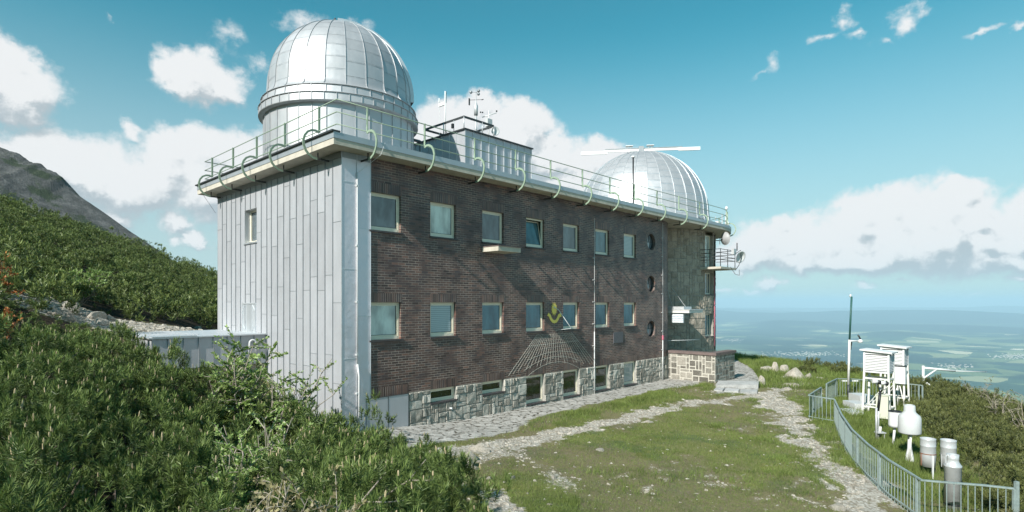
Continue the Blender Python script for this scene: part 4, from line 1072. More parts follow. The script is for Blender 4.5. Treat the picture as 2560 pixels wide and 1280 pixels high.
# --- lightning conductors, downpipes
def conductor(s, ztop, zthick, zbot, box=None, cap='white'):
    m_ = MB(); a = wp(s, 0, .045)
    m_.tube([(a[0], a[1], ztop), (a[0], a[1], zthick)], .008, 5); m_.tube([(a[0], a[1], zthick), (a[0], a[1], zbot)], .022, 8)
    z = ztop - .8
    while z > zbot: m_.box(a[0] - .09, a[0] + .02, a[1] - .01, a[1] + .04, z, z + .02); z -= .95
    o = m_.build("lightning_conductor", M['white'], bld)
    if box:
        m_ = MB(); m_.box(a[0] - .05, a[0] + .05, a[1] - .05, a[1] + .02, box, box + .22); m_.build("test_box", M['pink_pipe'], o)
conductor(11.19, 3.68, -1.25, -3.97); conductor(17.22, 4.1, -1.9, -3.97, -1.88)
m_ = MB(); m_.tube([(-.455, -.06, 3.7), (-.455, -.06, -1.75)], .014, 6); m_.tube([(-.455, -.07, -1.75), (-.40, -.07, -2.1), (-.40, -.07, -4.1)], .03, 8)
for z in (3.3, 1.6, 0, -1.5, -2.6): m_.box(-.49, -.42, -.075, -.03, z, z + .05)
m_.build("corner_conductor", M['white'], bld)
m_ = MB(); m_.tube([tp(281.5, 1.6, .07), tp(281.5, -2.6, .07)], .03, 6); m_.build("pink_cable", M['pink_pipe'], bld)
m_ = MB(); m_.tube([tp(283.0, 4.1, .05), tp(283.0, -2.8, .05)], .035, 6); m_.tube([tp(281.5, 3.9, .07), tp(281.5, 1.6, .07)], .02, 6); m_.build("dark_cable", M['black'], bld)
# wires from the eaves
m_ = MB(); m_.tube([(.1, -.62, 4.55), (.0, -.55, 4.2), (-.40, -.06, 3.72)], .006, 4); m_.build("wire", M['white'], bld)
m_ = MB(); m_.tube([(11.9, -.62, 4.5), (11.9, -.56, 4.2), (11.19, -.05, 3.68)], .006, 4); m_.tube([(18.3, -.7, 4.5), (18.2, -.62, 4.2), (17.22, -.05, 4.0)], .006, 4)
m_.tube([(SC - .4, 9.6, 4.2), (SC - .05, 9.3, 3.5)], .006, 4); m_.build("wire", M['dark_metal'], bld)
# ledge under the third upper window
lg = MB(); lg.box(4.5, 5.62, -.80, -.003, 1.77, 1.93); led = lg.build("window_ledge", M['concrete'], bld)
lg = MB(); lg.box(4.48, 5.64, -.83, -.004, 1.932, 1.955); lg.build("ledge_cover", M['red_cap'], led)
lg = MB(); lg.tube([(3.0, -.03, -3.46), (3.0, -.16, -3.46)], .035, 8); lg.build("spout", M['steel'], bld)
# engraved plaque
pq = MB(); pq.box(12.73, 13.50, -.03, -.003, -1.83, -1.34); plq = pq.build("stone_plaque", simple('plaque_slate', (.10, .10, .11), .5, 0, .35, 40, .6), bld)

# --- sundial: gilded sun, ribbon, gnomon, painted hour lines
sdl = thing("wall_sundial", "sundial with gilded sun, ribbon, gnomon and fan of pale lines painted on the bricks", "sundial", W(8.47, 0, -.25), TH)
e = MB(); n = 24
pts = []
for k in range(n * 2):
    r = .34 if k % 4 == 0 else (.29 if k % 2 == 0 else .19); a = math.pi / 2 + math.pi * k / n
    sx = .78 if True else 1
    pts.append((r * math.cos(a) * sx, r * math.sin(a) * 1.12))
for k in range(len(pts)):
    a, b = pts[k], pts[(k + 1) % len(pts)]; e.face([(0, -.012, 0), (b[0], -.012, b[1]), (a[0], -.012, a[1])][::-1])
e.build("sun_emblem", M['yellow'], sdl).scale = (.85, 1, .85)
e = MB(); cen = [(-.42, -.33), (-.38, -.24), (-.31, -.30), (-.22, -.45), (-.10, -.56), (.04, -.60), (.18, -.56), (.30, -.45), (.38, -.30), (.46, -.25), (.50, -.38)]
e.bar([(p[0] - .02, -.010, p[1]) for p in cen], .008, .15, (0, 1, 0)); e.build("ribbon", M['yellow'], sdl).scale = (.85, 1, .85)
e = MB(); e.tube([(.02, -.02, .06), (.10, -.14, -.02), (.27, -.66, -.76)], .016, 6); e.tube([(.02, 0, .06), (.02, -.03, .06)], .03, 6); e.tube([(.27, -.66, -.76), (.10, -.01, -.85)], .008, 5); e.build("gnomon", M['white'], sdl)
e = MB()
def inner(x, z): return True
zt = -.97
xs_ = [-1.03 + i * 2.16 / 26 for i in range(27)]
for i, x in enumerate(xs_):
    dx, dz = x - 0.0, zt + .05
    k = 1.0
    while k < 2.6:
        xx, z2 = x * k, .0 - .05 + dz * k
        if z2 < -2.10 - .045 * xx * xx * (1 if abs(x) > .3 else 2.2) + .12 * math.cos(i * 2.1) * (abs(x) < .8): break
        k += .01
    w_ = .012 if i % 4 == 0 or i in (0, 26) else .007
    e.bar([(x, -.007, zt), (x * k, -.007, -.05 + dz * k)], .004, w_, (0, 1, 0))
for zc, cv in ((-1.10, .01), (-1.24, .005), (-1.37, -.0), (-1.52, -.035), (-1.70, -.08), (-1.90, -.115), (-2.12, -.15)):
    half = abs(zc) * 1.12
    e.bar([(q, -.0065, zc + cv * q * q + .02 * q) for q in np.linspace(-half * (1.0 if cv > -.05 else .85), half * (1.0 if cv > -.05 else .85), 21)], .004, .010 if abs(zc + 1.37) < .01 or cv < -.06 else .004, (0, 1, 0))
e.build("hour_lines", M['line_white'], sdl)

# --- annex
an = thing("metal_clad_annex", "low flat-roofed annex in grey sheet metal against the gable, half hidden by pines", "annex", W(-2.6, 6.5, -3.2), TH)
AL = lambda s, t, z: (s + 2.6, t - 6.5, z + 3.2)
m_ = MB(); xsn = [-4.30 + .4225 * i for i in range(9)]
for i in range(8): m_.box(*[v for v in (AL(xsn[i] + .004, 0, 0)[0], AL(xsn[i + 1] - .004, 0, 0)[0])], -1.70, -1.66, 1.21, 2.13)
m_.box(-1.70, -1.662, -1.655, 2.2, 1.21, 2.13); m_.build("side_cladding", M['zinc_flat'], an)
m_ = MB()
for i in range(9): m_.box(AL(xsn[i] - .005, 0, 0)[0], AL(xsn[i] + .005, 0, 0)[0], -1.73, -1.66, 1.20, 2.13)
m_.box(-1.70, 1.66, -1.74, -1.66, 1.19, 1.21); m_.build("standing_seam", M['seam'], an)
m_ = MB(); m_.box(-1.78, 1.675, -1.76, 2.4, 2.132, 2.17); m_.box(-1.70, -.5, -1.78, -1.1, 2.172, 2.20)
for i in range(14): m_.box(-1.75 + i * .12, -1.71 + i * .12, -.9, 2.35, 2.172, 2.19)
m_.build("roof_sheet", M['zinc'], an)
m_ = MB(); m_.box(-1.66, 1.675, -1.655, 2.2, -.5, 2.13); m_.build("base_wall", M['tower_stone'], an)
m_ = MB(); m_.tube([(1.05, -1.85, 1.3)] + [(1.15 - .10 * math.cos(math.pi * k / 8), -1.85, 1.88 + .10 * math.sin(math.pi * k / 8)) for k in range(9)] + [(1.25, -1.85, 1.55)], .03, 8); m_.build("vent_pipe", M['white'], an)
# ================================================================== roof railing
rl = thing("roof_railing", "pale green tube railing with curled brackets running all round the observatory roof edge", "railing", (P0[0], P0[1], 0), TH)
rp_ = plan(.33, RE - .21, .4)
for z in (5.51, 5.17, 4.84):
    m_ = MB(); m_.tube([(p[0], p[1], z) for p in rp_], .016, 6, closed=True); m_.build("rail", M['green_paint'], rl)
pm = MB()
prof = [(0, 5.53), (0, 4.80)]
arc = [(0, 4.80), (.10, 4.835), (.22, 4.825), (.34, 4.76), (.43, 4.64), (.47, 4.50), (.455, 4.36), (.40, 4.23), (.31, 4.13), (.20, 4.07), (.06, 4.045)]
pm.bar([(0, -a, b) for a, b in prof], .028, .062, (1, 0, 0)); pm.bar([(0, -a, b) for a, b in arc], .032, .062, (1, 0, 0))
stub = MB(); stub.bar([(0, -.06, 4.045), (0, .30, 4.05)], .034, .05, (1, 0, 0)); stub.tube([(0, -.04, 4.05), (0, -.04, 4.222)], .02, 6)
post0 = pm.build("post", M['green_paint'], rl); st0 = stub.build("bracket_arm", M['dark_metal'], post0)
posts = []
for x in (918, 1061.7, 1186.4, 1288.8, 1376.4, 1456, 1524.6, 1586, 1642.5):
    s, z = fac(x, 400, -.33); posts.append((s, -.33, 0))
for x, y in ((1698, 0), (1750, 0)):
    s, z = fac(x, 400, -.48); posts.append((s, -.46, 0))
for a in (292, 318, 344, 10, 36, 62, 88):
    r = RE - .21; posts.append((C2[0] + r * math.cos(math.radians(a)), C2[1] + r * math.sin(math.radians(a)), math.radians(a - 270)))
for x in (798, 712.5, 642, 583, 530.6):
    k = (x - 1280) / 1420.0; s0 = SC - .33; bx, by = P0[0] + s0 * UX, P0[1] + s0 * UY
    posts.append((s0, (k * by - bx) / (-UY - k * UX), -math.pi / 2))
for i in range(9): posts.append((1.5 + 2.3 * i, 9.62, math.pi))
for i, (s, t, r) in enumerate(posts):
    if i == 0: o = post0
    else:
        o = post0.copy(); COL.objects.link(o); o.parent = rl; c = st0.copy(); COL.objects.link(c); c.parent = o
    o.location = (s, t, 0); o.rotation_euler = (0, 0, r)

# ================================================================== domes
def dome_shell(th, prof_fn, nG, joints, mat, seam, rib_h=.03, gap=.004, jit=.006, seed=1, a_off=0.0):
    rg = random.Random(seed); sh = MB(); se = MB(); bk = MB()
    for k in range(nG):
        t0 = 2 * math.pi * k / nG + a_off; t1 = 2 * math.pi * (k + 1) / nG + a_off
        off = rg.uniform(-.35, .35)
        js = [0.0] + [min(.97, max(.03, (j + off) / joints)) for j in range(1, joints)] + [1.0]
        for a, b in zip(js[:-1], js[1:]):
            nb = 3; na = 2; ti = rg.uniform(-jit, jit); tj2 = rg.uniform(-jit, jit)
            G = []
            for q in range(nb + 1):
                f = a + (b - a) * q / nb; f = min(max(f, a + .0012 if a > 0 else a), b - .0012 if b < 1 else b)
                r, z = prof_fn(f); row = []
                g = gap / max(r, .3)
                for p in range(na + 1):
                    tt = t0 + g + (t1 - t0 - 2 * g) * p / na
                    rr = r + ti * (p / na - .5) + tj2 * (q / nb - .5)
                    row.append((rr * math.cos(tt), rr * math.sin(tt), z))
                G.append(row)
            for q in range(nb):
                for p in range(na): sh.face([G[q][p], G[q][p + 1], G[q + 1][p + 1], G[q + 1][p]], smooth=True)
            if b < .985:
                r, z = prof_fn(b); r2, z2 = prof_fn(b - .008)
                P = [((rr + .004) * math.cos(tt), (rr + .004) * math.sin(tt), zz) for rr, zz, tt in ((r2, z2, t0), (r2, z2, (t0 + t1) / 2), (r2, z2, t1), (r, z, t1), (r, z, (t0 + t1) / 2), (r, z, t0))]
                se.face([P[0], P[1], P[4], P[5]]); se.face([P[1], P[2], P[3], P[4]])
        path = []
        for q in range(33):
            r, z = prof_fn(q / 32 * .985); path.append(((r + rib_h * .5) * math.cos(t0), (r + rib_h * .5) * math.sin(t0), z + rib_h * .3 * q / 32))
        se.bar(path, rib_h * .55, rib_h, (-math.sin(t0), math.cos(t0), 0))
    pr = [prof_fn(q / 24) for q in range(25)]
    bk.lathe([(max(0, r - .02), z - .01) for r, z in pr], nG * 2)
    shell = sh.build("dome_shell", mat, th); se.build("seam", seam, shell); bk.build("inner_skin", M['dark_metal'], shell, weld=True)
    return shell
def seam_ring(mb, r, z0, z1, n, w=.012, h=.03):
    for k in range(n):
        t = 2 * math.pi * k / n; c, s_ = math.cos(t), math.sin(t)
        mb.bar([((r + h / 2) * c, (r + h / 2) * s_, z0), ((r + h / 2) * c, (r + h / 2) * s_, z1)], w, h, (-s_, c, 0))
d1 = thing("observatory_dome", "large silver hemispherical dome on a round drum above the metal clad gable", "dome", W(1.74, 4.62, 4.556), TH)
def drum(parent, r0, r1, z0, z1, n, name="drum", mat=None, sm=True):
    m_ = MB()
    for k in range(n):
        t0, t1 = 2 * math.pi * k / n + .0015, 2 * math.pi * (k + 1) / n - .0015
        for q in range(3):
            a, b = t0 + (t1 - t0) * q / 3, t0 + (t1 - t0) * (q + 1) / 3
            m_.face([(r0 * math.cos(a), r0 * math.sin(a), z0), (r0 * math.cos(b), r0 * math.sin(b), z0), (r1 * math.cos(b), r1 * math.sin(b), z1), (r1 * math.cos(a), r1 * math.sin(a), z1)], smooth=True)
    o = m_.build(name, mat or M['zinc_dome'], parent); m_ = MB()
    for k in range(n):
        t = 2 * math.pi * k / n; c, s_ = math.cos(t), math.sin(t)
        m_.bar([((r0 + .013) * c, (r0 + .013) * s_, z0), ((r1 + .013) * c, (r1 + .013) * s_, z1)], .014, .028, (-s_, c, 0))
    m_.build("seam", M['dome_seam'], o)
    return o
drum(d1, 2.62, 2.62, 0, 1.96, 36)
m_ = MB(); m_.lathe([(2.60, 1.92), (2.79, 1.93), (2.80, 1.96)], 72); m_.lathe([(2.78, 2.205), (2.81, 2.21), (2.79, 2.235), (2.70, 2.24)], 72); m_.lathe([(2.69, 2.49), (2.725, 2.495), (2.70, 2.52), (2.60, 2.53)], 72); m_.build("ring_lip", M['dome_seam'], d1)
drum(d1, 2.77, 2.77, 1.96, 2.205, 44, "lower_ring"); drum(d1, 2.72, 2.68, 2.24, 2.49, 36, "upper_ring")
def prof1(f):
    pts = [(2.66, 2.53), (2.56, 2.62), (2.515, 2.80), (2.50, 3.08)]
    if f < .12:
        g = f / .12 * 3; i = min(2, int(g)); h = g - i
        return (pts[i][0] + (pts[i + 1][0] - pts[i][0]) * h, pts[i][1] + (pts[i + 1][1] - pts[i][1]) * h)
    a = (f - .12) / .88 * math.pi / 2
    return (2.50 * math.cos(a), 3.08 + 2.50 * math.sin(a))
dome_shell(d1, prof1, 24, 10, M['zinc_dome'], M['dome_seam'], rib_h=.024, seed=3, a_off=.06)
# the shutter: twin raised arches over the slit on the valley side
sh = MB()
for o_ in (-.62, .62):
    path = []
    for q in range(29):
        a = math.radians(-8 + 96 * q / 28 + 6); r = 2.58
        rr = math.sqrt(max(r * r - o_ * o_, 0)); path.append((rr * math.cos(a), o_, 3.05 + rr * math.sin(a)))
    sh.bar(path, .05, .13, (0, 1, 0))
shu = sh.build("shutter_rail", M['seam_light'], d1); shu.rotation_euler = (0, 0, math.radians(-24))
sh = MB(); 
for q in range(24):
    a, b = math.radians(-2 + 4 * q), math.radians(-2 + 4 * (q + 1)); r = 2.565
    sh.face([(r * math.cos(a), -.59, 3.05 + r * math.sin(a)), (r * math.cos(a), .59, 3.05 + r * math.sin(a)), (r * math.cos(b), .59, 3.05 + r * math.sin(b)), (r * math.cos(b), -.59, 3.05 + r * math.sin(b))])
sx_ = sh.build("shutter", M['zinc_dome'], d1); sx_.rotation_euler = (0, 0, math.radians(-24))
sh = MB(); sh.box(-.35, -.31, -.03, .03, 5.50, 5.78); sh.build("lightning_tip", M['dark_metal'], d1).rotation_euler = (0, 0, math.radians(20))

d2 = thing("observatory_dome", "broad low silver dome with straight shutter beam across its top over the round tower end", "dome", W(23.1, 4.62, 4.556), TH)
def prof2(f):
    pts = [(4.52, .02), (4.30, .10), (4.14, .34), (4.07, 1.0)]
    if f < .16:
        g = f / .16 * 3; i = min(2, int(g)); h = g - i
        return (pts[i][0] + (pts[i + 1][0] - pts[i][0]) * h, pts[i][1] + (pts[i + 1][1] - pts[i][1]) * h)
    a = (f - .16) / .84 * math.pi / 2 * .93
    return (4.07 * math.cos(a), 1.0 + 4.07 * math.sin(a))
dome_shell(d2, prof2, 32, 15, M['zinc_dome'], M['seam_light'], rib_h=.03, seed=8, a_off=.03)
m_ = MB(); m_.lathe([(0.0, 5.07), (.55, 5.04), (.60, 4.98)], 32); m_.build("top_cap", M['zinc_dome'], d2)
m_ = MB(); m_.lathe([(4.80, .0), (4.78, .06), (4.50, .08)], 72); m_.build("base_flashing", M['roof_edge'], d2)
A = W(*fac(1457, 380, 4.0), 0) if False else None
ang = math.atan2(-.95, 6.8) - TH
def beam(mb, a, b, y, z0, z1, w): mb.box(a, b, y - w / 2, y + w / 2, z0, z1)
MR = Matrix.Rotation(ang, 4, 'Z') @ Matrix.Translation((0, 0, 0))
m_ = MB(); M4 = Matrix.Rotation(ang, 4, 'Z')
for y in (-.85,):
    m_.box(-2.35, 2.35, y - .05, y + .05, 4.96, 5.12, M4)
bm_ = m_.build("shutter_beam", M['white'], d2)
m_ = MB(); m_.box(-2.35, 2.40, -.93, -.78, 5.123, 5.16, M4); m_.box(-.25, .05, -.96, -.74, 4.95, 5.26, M4); m_.build("rail_cap", M['seam'], bm_)
m_ = MB(); m_.box(-3.85, -2.20, -1.02, -.90, 4.82, 5.02, M4); m_.build("beam_end", M['white'], bm_)
m_ = MB(); m_.box(2.15, 3.45, -1.02, -.90, 4.88, 5.08, M4); m_.build("beam_end", M['white'], bm_)
m_ = MB()
for x in (-1.05, .25):
    m_.box(x, x + .45, -.7, -.4, 5.36, 5.40, M4); m_.box(x + .1, x + .14, -.6, -.5, 5.0, 5.36, M4); m_.box(x + .3, x + .34, -.6, -.5, 5.0, 5.36, M4)
m_.build("roller_box", M['white'], bm_)
m_ = MB(); s_, z_ = fac(1583, 500, 0.0)
pole = thing("lightning_pole", "slim black pole with white cap standing on the roof edge before the far dome", "pole", W(s_, 0, 4.556), TH)
m_ = MB(); m_.tube([(0, 0, 0), (0, 0, 2.35)], .035, 8); m_.build("shaft", M['black'], pole); m_ = MB(); m_.tube([(0, 0, 2.35), (0, 0, 2.42)], .09, 10); m_.build("cap", M['white'], pole)

# ================================================================== penthouse and the instruments on it
pt = 2.5; ps0, _ = fac(1162, 322, pt); ps1, _ = fac(1328, 372, pt)
ph = thing("roof_penthouse", "box-shaped rooftop room in vertical grey metal panels between the two domes", "penthouse", W(ps0, pt, 4.556), TH)
pw, pd_, phh = ps1 - ps0, 4.6, 2.32
m_ = MB(); n = 9
for i in range(n): a, b = pw * i / n + .004, pw * (i + 1) / n - .004; m_.face([(a, 0, 0), (b, 0, 0), (b, 0, phh), (a, 0, phh)]); m_.face([(b, pd_, 0), (a, pd_, 0), (a, pd_, phh), (b, pd_, phh)])
for i in range(10): a, b = pd_ * i / 10 + .004, pd_ * (i + 1) / 10 - .004; m_.face([(0, b, 0), (0, a, 0), (0, a, phh), (0, b, phh)]); m_.face([(pw, a, 0), (pw, b, 0), (pw, b, phh), (pw, a, phh)])
m_.build("wall_panel", M['zinc_flat'], ph)
m_ = MB()
for i in range(n + 1): x = pw * i / n; m_.box(x - .008, x + .008, -.035, 0, 0, phh)
for i in range(1, 11): y = pd_ * i / 10; m_.box(-.03, 0, y - .008, y + .008, 0, phh)
m_.build("standing_seam", M['seam_light'], ph)
m_ = MB(); m_.box(.01, pw - .01, .01, pd_ - .01, 0, phh - .01); m_.build("inner_wall", M['dark_metal'], ph)
m_ = MB(); m_.box(-.07, pw + .07, -.08, pd_ + .07, phh + .002, phh + .05); m_.build("roof_cap", M['dark_metal'], ph)
pr = thing("penthouse_railing", "dark grey angle-iron railing round the top of the rooftop room", "railing", W(ps0, pt, 6.93), TH)
rw_, _ = fac(1237, 318, pt); rw_ -= ps0
m_ = MB(); zt_ = .47
for a, b in (((0, .05), (rw_, .05)), ((0, .05), (0, 2.55)), ((rw_, .05), (rw_, 2.55)), ((0, 2.55), (rw_, 2.55))): m_.bar([(a[0], a[1], zt_), (b[0], b[1], zt_)], .09, .02, (0, 0, 1))
m_.build("top_rail", M['dark_metal'], pr)
for p in ((0, .05), (rw_ * .6, .05), (rw_, .05), (0, 1.3), (0, 2.55), (rw_, 2.55)):
    m_ = MB(); m_.tube([(p[0], p[1], 0), (p[0], p[1], zt_)], .022, 6); m_.build("post", M['steel'], pr)
def rooft(px, t, label, name, cat, z0=6.93):
    s, z = fac(px, 300, t); return thing(name, label, cat, W(s, t, z0), TH), s
def zof(px, py, t): return fac(px, py, t)[1]
# big cup anemometer
t_ = pt + .9; an1, s_ = rooft(1190, t_, "tall steel cup anemometer with cylinder body and wind vane on the rooftop room", "wind_sensor", "anemometer")
zz = lambda y: zof(1190, y, t_) - 6.93
m_ = MB(); m_.tube([(0, 0, 0), (0, 0, zz(286))], .045, 8); m_.tube([(0, 0, 0), (0, 0, .12)], .10, 8); m_.build("pole", M['steel'], an1)
m_ = MB(); m_.lathe([(0, zz(288)), (.085, zz(288)), (.085, zz(264)), (.06, zz(262)), (.04, zz(258)), (.02, zz(256)), (.015, zz(232)), (0, zz(232))], 14); m_.build("body", M['steel'], an1)
m_ = MB()
for a in (.3, 2.4, 4.5):
    r = .16; m_.tube([(0, 0, zz(231)), (r * math.cos(a), r * math.sin(a), zz(231))], .008, 5); m_.sphere((r * 1.35 * math.cos(a), r * 1.35 * math.sin(a), zz(231)), .065, 10, 6)
m_.build("cups", M['seam'], an1)
m_ = MB(); m_.tube([(-.28, .1, zz(253)), (.30, -.1, zz(246))], .010, 5); m_.box(-.33, -.26, .09, .11, zz(266), zz(249)); m_.tube([(.25, -.085, zz(247)), (.33, -.11, zz(245))], .02, 6); m_.build("vane", M['dark_metal'], an1)
# twin fork mast
t_ = pt + 1.9; fm, s_ = rooft(1113, t_, "white twin-pronged sensor mast at the left of the rooftop room", "sensor_mast", "mast")
zz = lambda y: zof(1113, y, t_) - 6.93
m_ = MB(); m_.tube([(0, 0, 0), (0, 0, zz(228))], .028, 8); m_.build("pole", M['white'], fm)
m_ = MB(); m_.box(-.03, .03, 0, .42, zz(262), zz(254)); m_.tube([(0, .40, zz(258)), (0, .40, zz(240))], .025, 6); m_.tube([(0, .38, 0), (0, .38, zz(262))], .012, 5); m_.box(.03, .06, -.02, .04, zz(256), zz(229)); m_.build("crossbar", M['white'], fm)
m_ = MB(); m_.tube([(0, 0, .45), (.06, -.1, .25), (.02, -.15, .1), (.05, .2, .08)], .018, 6); m_.tube([(0, .3, .4), (.1, .4, .2), (.1, .5, .02)], .012, 5); m_.build("cable", M['black'], fm)
# small weather station
t_ = pt + .8; ws, s_ = rooft(1222, t_, "small white weather station with shield box and sideways arm on the rooftop room", "weather_station", "weather station")
zz = lambda y: zof(1222, y, t_) - 6.93
m_ = MB(); m_.tube([(0, 0, 0), (0, 0, zz(277))], .022, 6); m_.tube([(-.22, .18, zz(294)), (.26, -.22, zz(281))], .02, 6); m_.tube([(0, 0, zz(279)), (.14, -.06, zz(284))], .008, 5); m_.build("mast", M['white'], ws)
m_ = MB(); m_.box(-.14, .14, -.08, .08, zz(316), zz(298)); m_.box(-.16, .12, -.13, .06, zz(318), zz(316.5)); m_.build("shield_box", M['grey_plastic'], ws)
m_ = MB(); m_.sphere((.26, -.22, zz(277)), .04, 8, 5); m_.sphere((-.22, .16, zz(282)), .035, 8, 5); m_.sphere((-.26, .24, zz(281)), .035, 8, 5); m_.build("cups", M['dark_metal'], ws)
def dish(name, label, loc, r, d, rz, tilt, mat, par=None, depth=.25):
    th_ = thing(name, label, "antenna", loc, rz)
    m_ = MB(); n_ = 20
    pr_ = [(0, 0)] + [(r * k / 6, depth * r * (k / 6) ** 2) for k in range(1, 7)] + [(r * 1.02, depth * r * 1.0), (r * .98, depth * r + .015)] + [(r * k / 6 * .98, depth * r * (k / 6) ** 2 + .015) for k in range(5, -1, -1)]
    m_.lathe(pr_, n_); o = m_.build("dish", M[mat], th_); o.rotation_euler = (math.radians(90 + tilt), 0, 0)
    m_ = MB(); m_.tube([(0, 0, 0), (0, d, 0), (0, d, -r * .9)], .022, 6); m_.build("mount", M['steel'], th_)
    return th_
s_, z_ = fac(1237, 328, pt + .1)
dish("satellite_dish", "small white round dish on the front right of the rooftop room", W(s_, pt + .1, z_), .19, .12, TH - .35, 0, 'grey_plastic')
s_, z_ = fac(1147, 322, pt + .3)
cb = thing("camera_post", "small dark camera box on a short post at the rooftop room's corner", "camera", W(s_, pt + .6, 6.93), TH)
m_ = MB(); m_.tube([(0, 0, 0), (0, 0, .42)], .015, 6); m_.build("post", M['steel'], cb); m_ = MB(); m_.box(-.10, -.03, -.05, .05, .10, .28); m_.build("box", M['black'], cb)
for px, lab in ((1264, "low round roof vent"), (1288, "mushroom roof vent beside the low one")):
    s_, z_ = fac(px, 350, pt + 1.0); vt = thing("roof_vent", lab + " on top of the rooftop room", "vent", W(s_, pt + 1.0, 6.93), 0)
    m_ = MB(); m_.tube([(0, 0, 0), (0, 0, .10 if px == 1264 else .22)], .05, 10); m_.build("pipe", M['steel'], vt)
    m_ = MB(); m_.lathe([(0, .30), (.08, .27), (.13, .22), (.13, .20), (0, .20)] if px > 1264 else [(0, .17), (.09, .15), (.12, .10), (0, .10)], 12); m_.build("cap", M['steel'], vt)
s_, z_ = fac(1042, 352, 3.2)
fl = thing("floodlight", "black tilted floodlight panel on the roof behind the near dome", "lamp", W(s_, 3.2, 4.556), TH)
m_ = MB(); Mx = Matrix.Translation((0, 0, z_ - 4.556)) @ Matrix.Rotation(.5, 4, 'X'); m_.box(-.24, .24, -.16, .16, -.03, .03, Mx); m_.build("panel", M['black'], fl)
m_ = MB(); m_.tube([(-.15, 0, 0), (-.15, 0, z_ - 4.6)], .02, 6); m_.tube([(.15, 0, 0), (.15, 0, z_ - 4.6)], .02, 6); m_.build("leg", M['dark_metal'], fl)

M['dish_grey_and_gap_shade'] = simple('dish_grey_and_gap_shade', (.34, .34, .34), .5)
# ================================================================== antennas at the tower
dish("parabolic_antenna", "large grey drum-backed dish hung under the round roof edge", W(23.15, -.66, 3.72), .38, .22, math.radians(112), -4, 'dish_grey_and_gap_shade', depth=.5)
dish("parabolic_antenna", "white tilted oval dish on the balcony railing", W(24.35, -1.15, 2.72), .36, .2, TH - math.radians(20), 18, 'white', depth=.3)
gp_ = thing("gps_antenna", "white egg-shaped antenna on a short post at the curve of the roof railing", "antenna", W(C2[0] + 5.1 * math.cos(math.radians(292)), C2[1] + 5.1 * math.sin(math.radians(292)), 4.556), TH)
m_ = MB(); m_.tube([(0, 0, 0), (0, 0, 1.12)], .03, 8); m_.build("post", M['green_paint'], gp_); m_ = MB(); m_.sphere((0, 0, 1.22), .09, 12, 8, (1, 1, 1.3)); m_.build("radome", M['white'], gp_)
AX = (C2[0] + 5.72 * math.cos(math.radians(325)), C2[1] + 5.72 * math.sin(math.radians(325)))
am = thing("antenna_mast", "cluster of white directional antennas on a steel mast beyond the roof edge", "antenna mast", W(AX[0], AX[1], 4.1), TH)
m_ = MB(); m_.tube([(0, 0, -.15), (0, 0, 1.75)], .035, 8); m_.tube([(-.45, .25, .35), (-.45, .25, 1.6)], .02, 6); m_.tube([(-.85, .45, .4), (-.85, .45, 1.55)], .02, 6); m_.tube([(0, 0, .9), (-.85, .45, .9)], .02, 6); m_.tube([(.28, -.12, .7), (.28, -.12, 1.9)], .025, 6); m_.tube([(0, 0, .4), (-.5, .3, .45)], .03, 6); m_.build("mast", M['steel'], am)
for i, (x, y, z, r) in enumerate(((.32, -.2, 1.15, .22), (.12, -.25, .75, .16), (-.45, .1, 1.1, .18))):
    m_ = MB(); m_.lathe([(0, .10), (r, .07), (r, -.04), (r * .5, -.10), (0, -.12)], 16)
    o = m_.build("drum_antenna", M['white'], am); o.location = (x, y, z); o.rotation_euler = (math.radians(75), 0, .6 + i)
m_ = MB(); m_.tube([(.1, -.1, .5), (.0, -.35, .2), (-.3, -.4, .0), (-.8, -.3, .05)], .02, 6); m_.build("cable", M['black'], am)
bx_ = thing("radio_unit", "grey radio box with black cables on the balcony rail", "radio unit", W(23.7, -1.08, 2.95), TH)
m_ = MB(); m_.box(-.22, .12, -.1, .05, -.15, .18); m_.build("box", M['steel'], bx_); m_ = MB(); m_.tube([(.35, -.05, .1), (.35, -.05, .55)], .03, 6); m_.tube([(0, -.1, -.1), (.5, -.2, .12), (.75, -.15, -.3), (.5, -.1, -.75), (.0, -.1, -1.05)], .018, 6); m_.tube([(-.6, -.05, -.9), (-.3, -.2, -1.3), (.3, -.2, -1.35), (.55, -.1, -1.0)], .012, 5); m_.build("cable", M['black'], bx_)

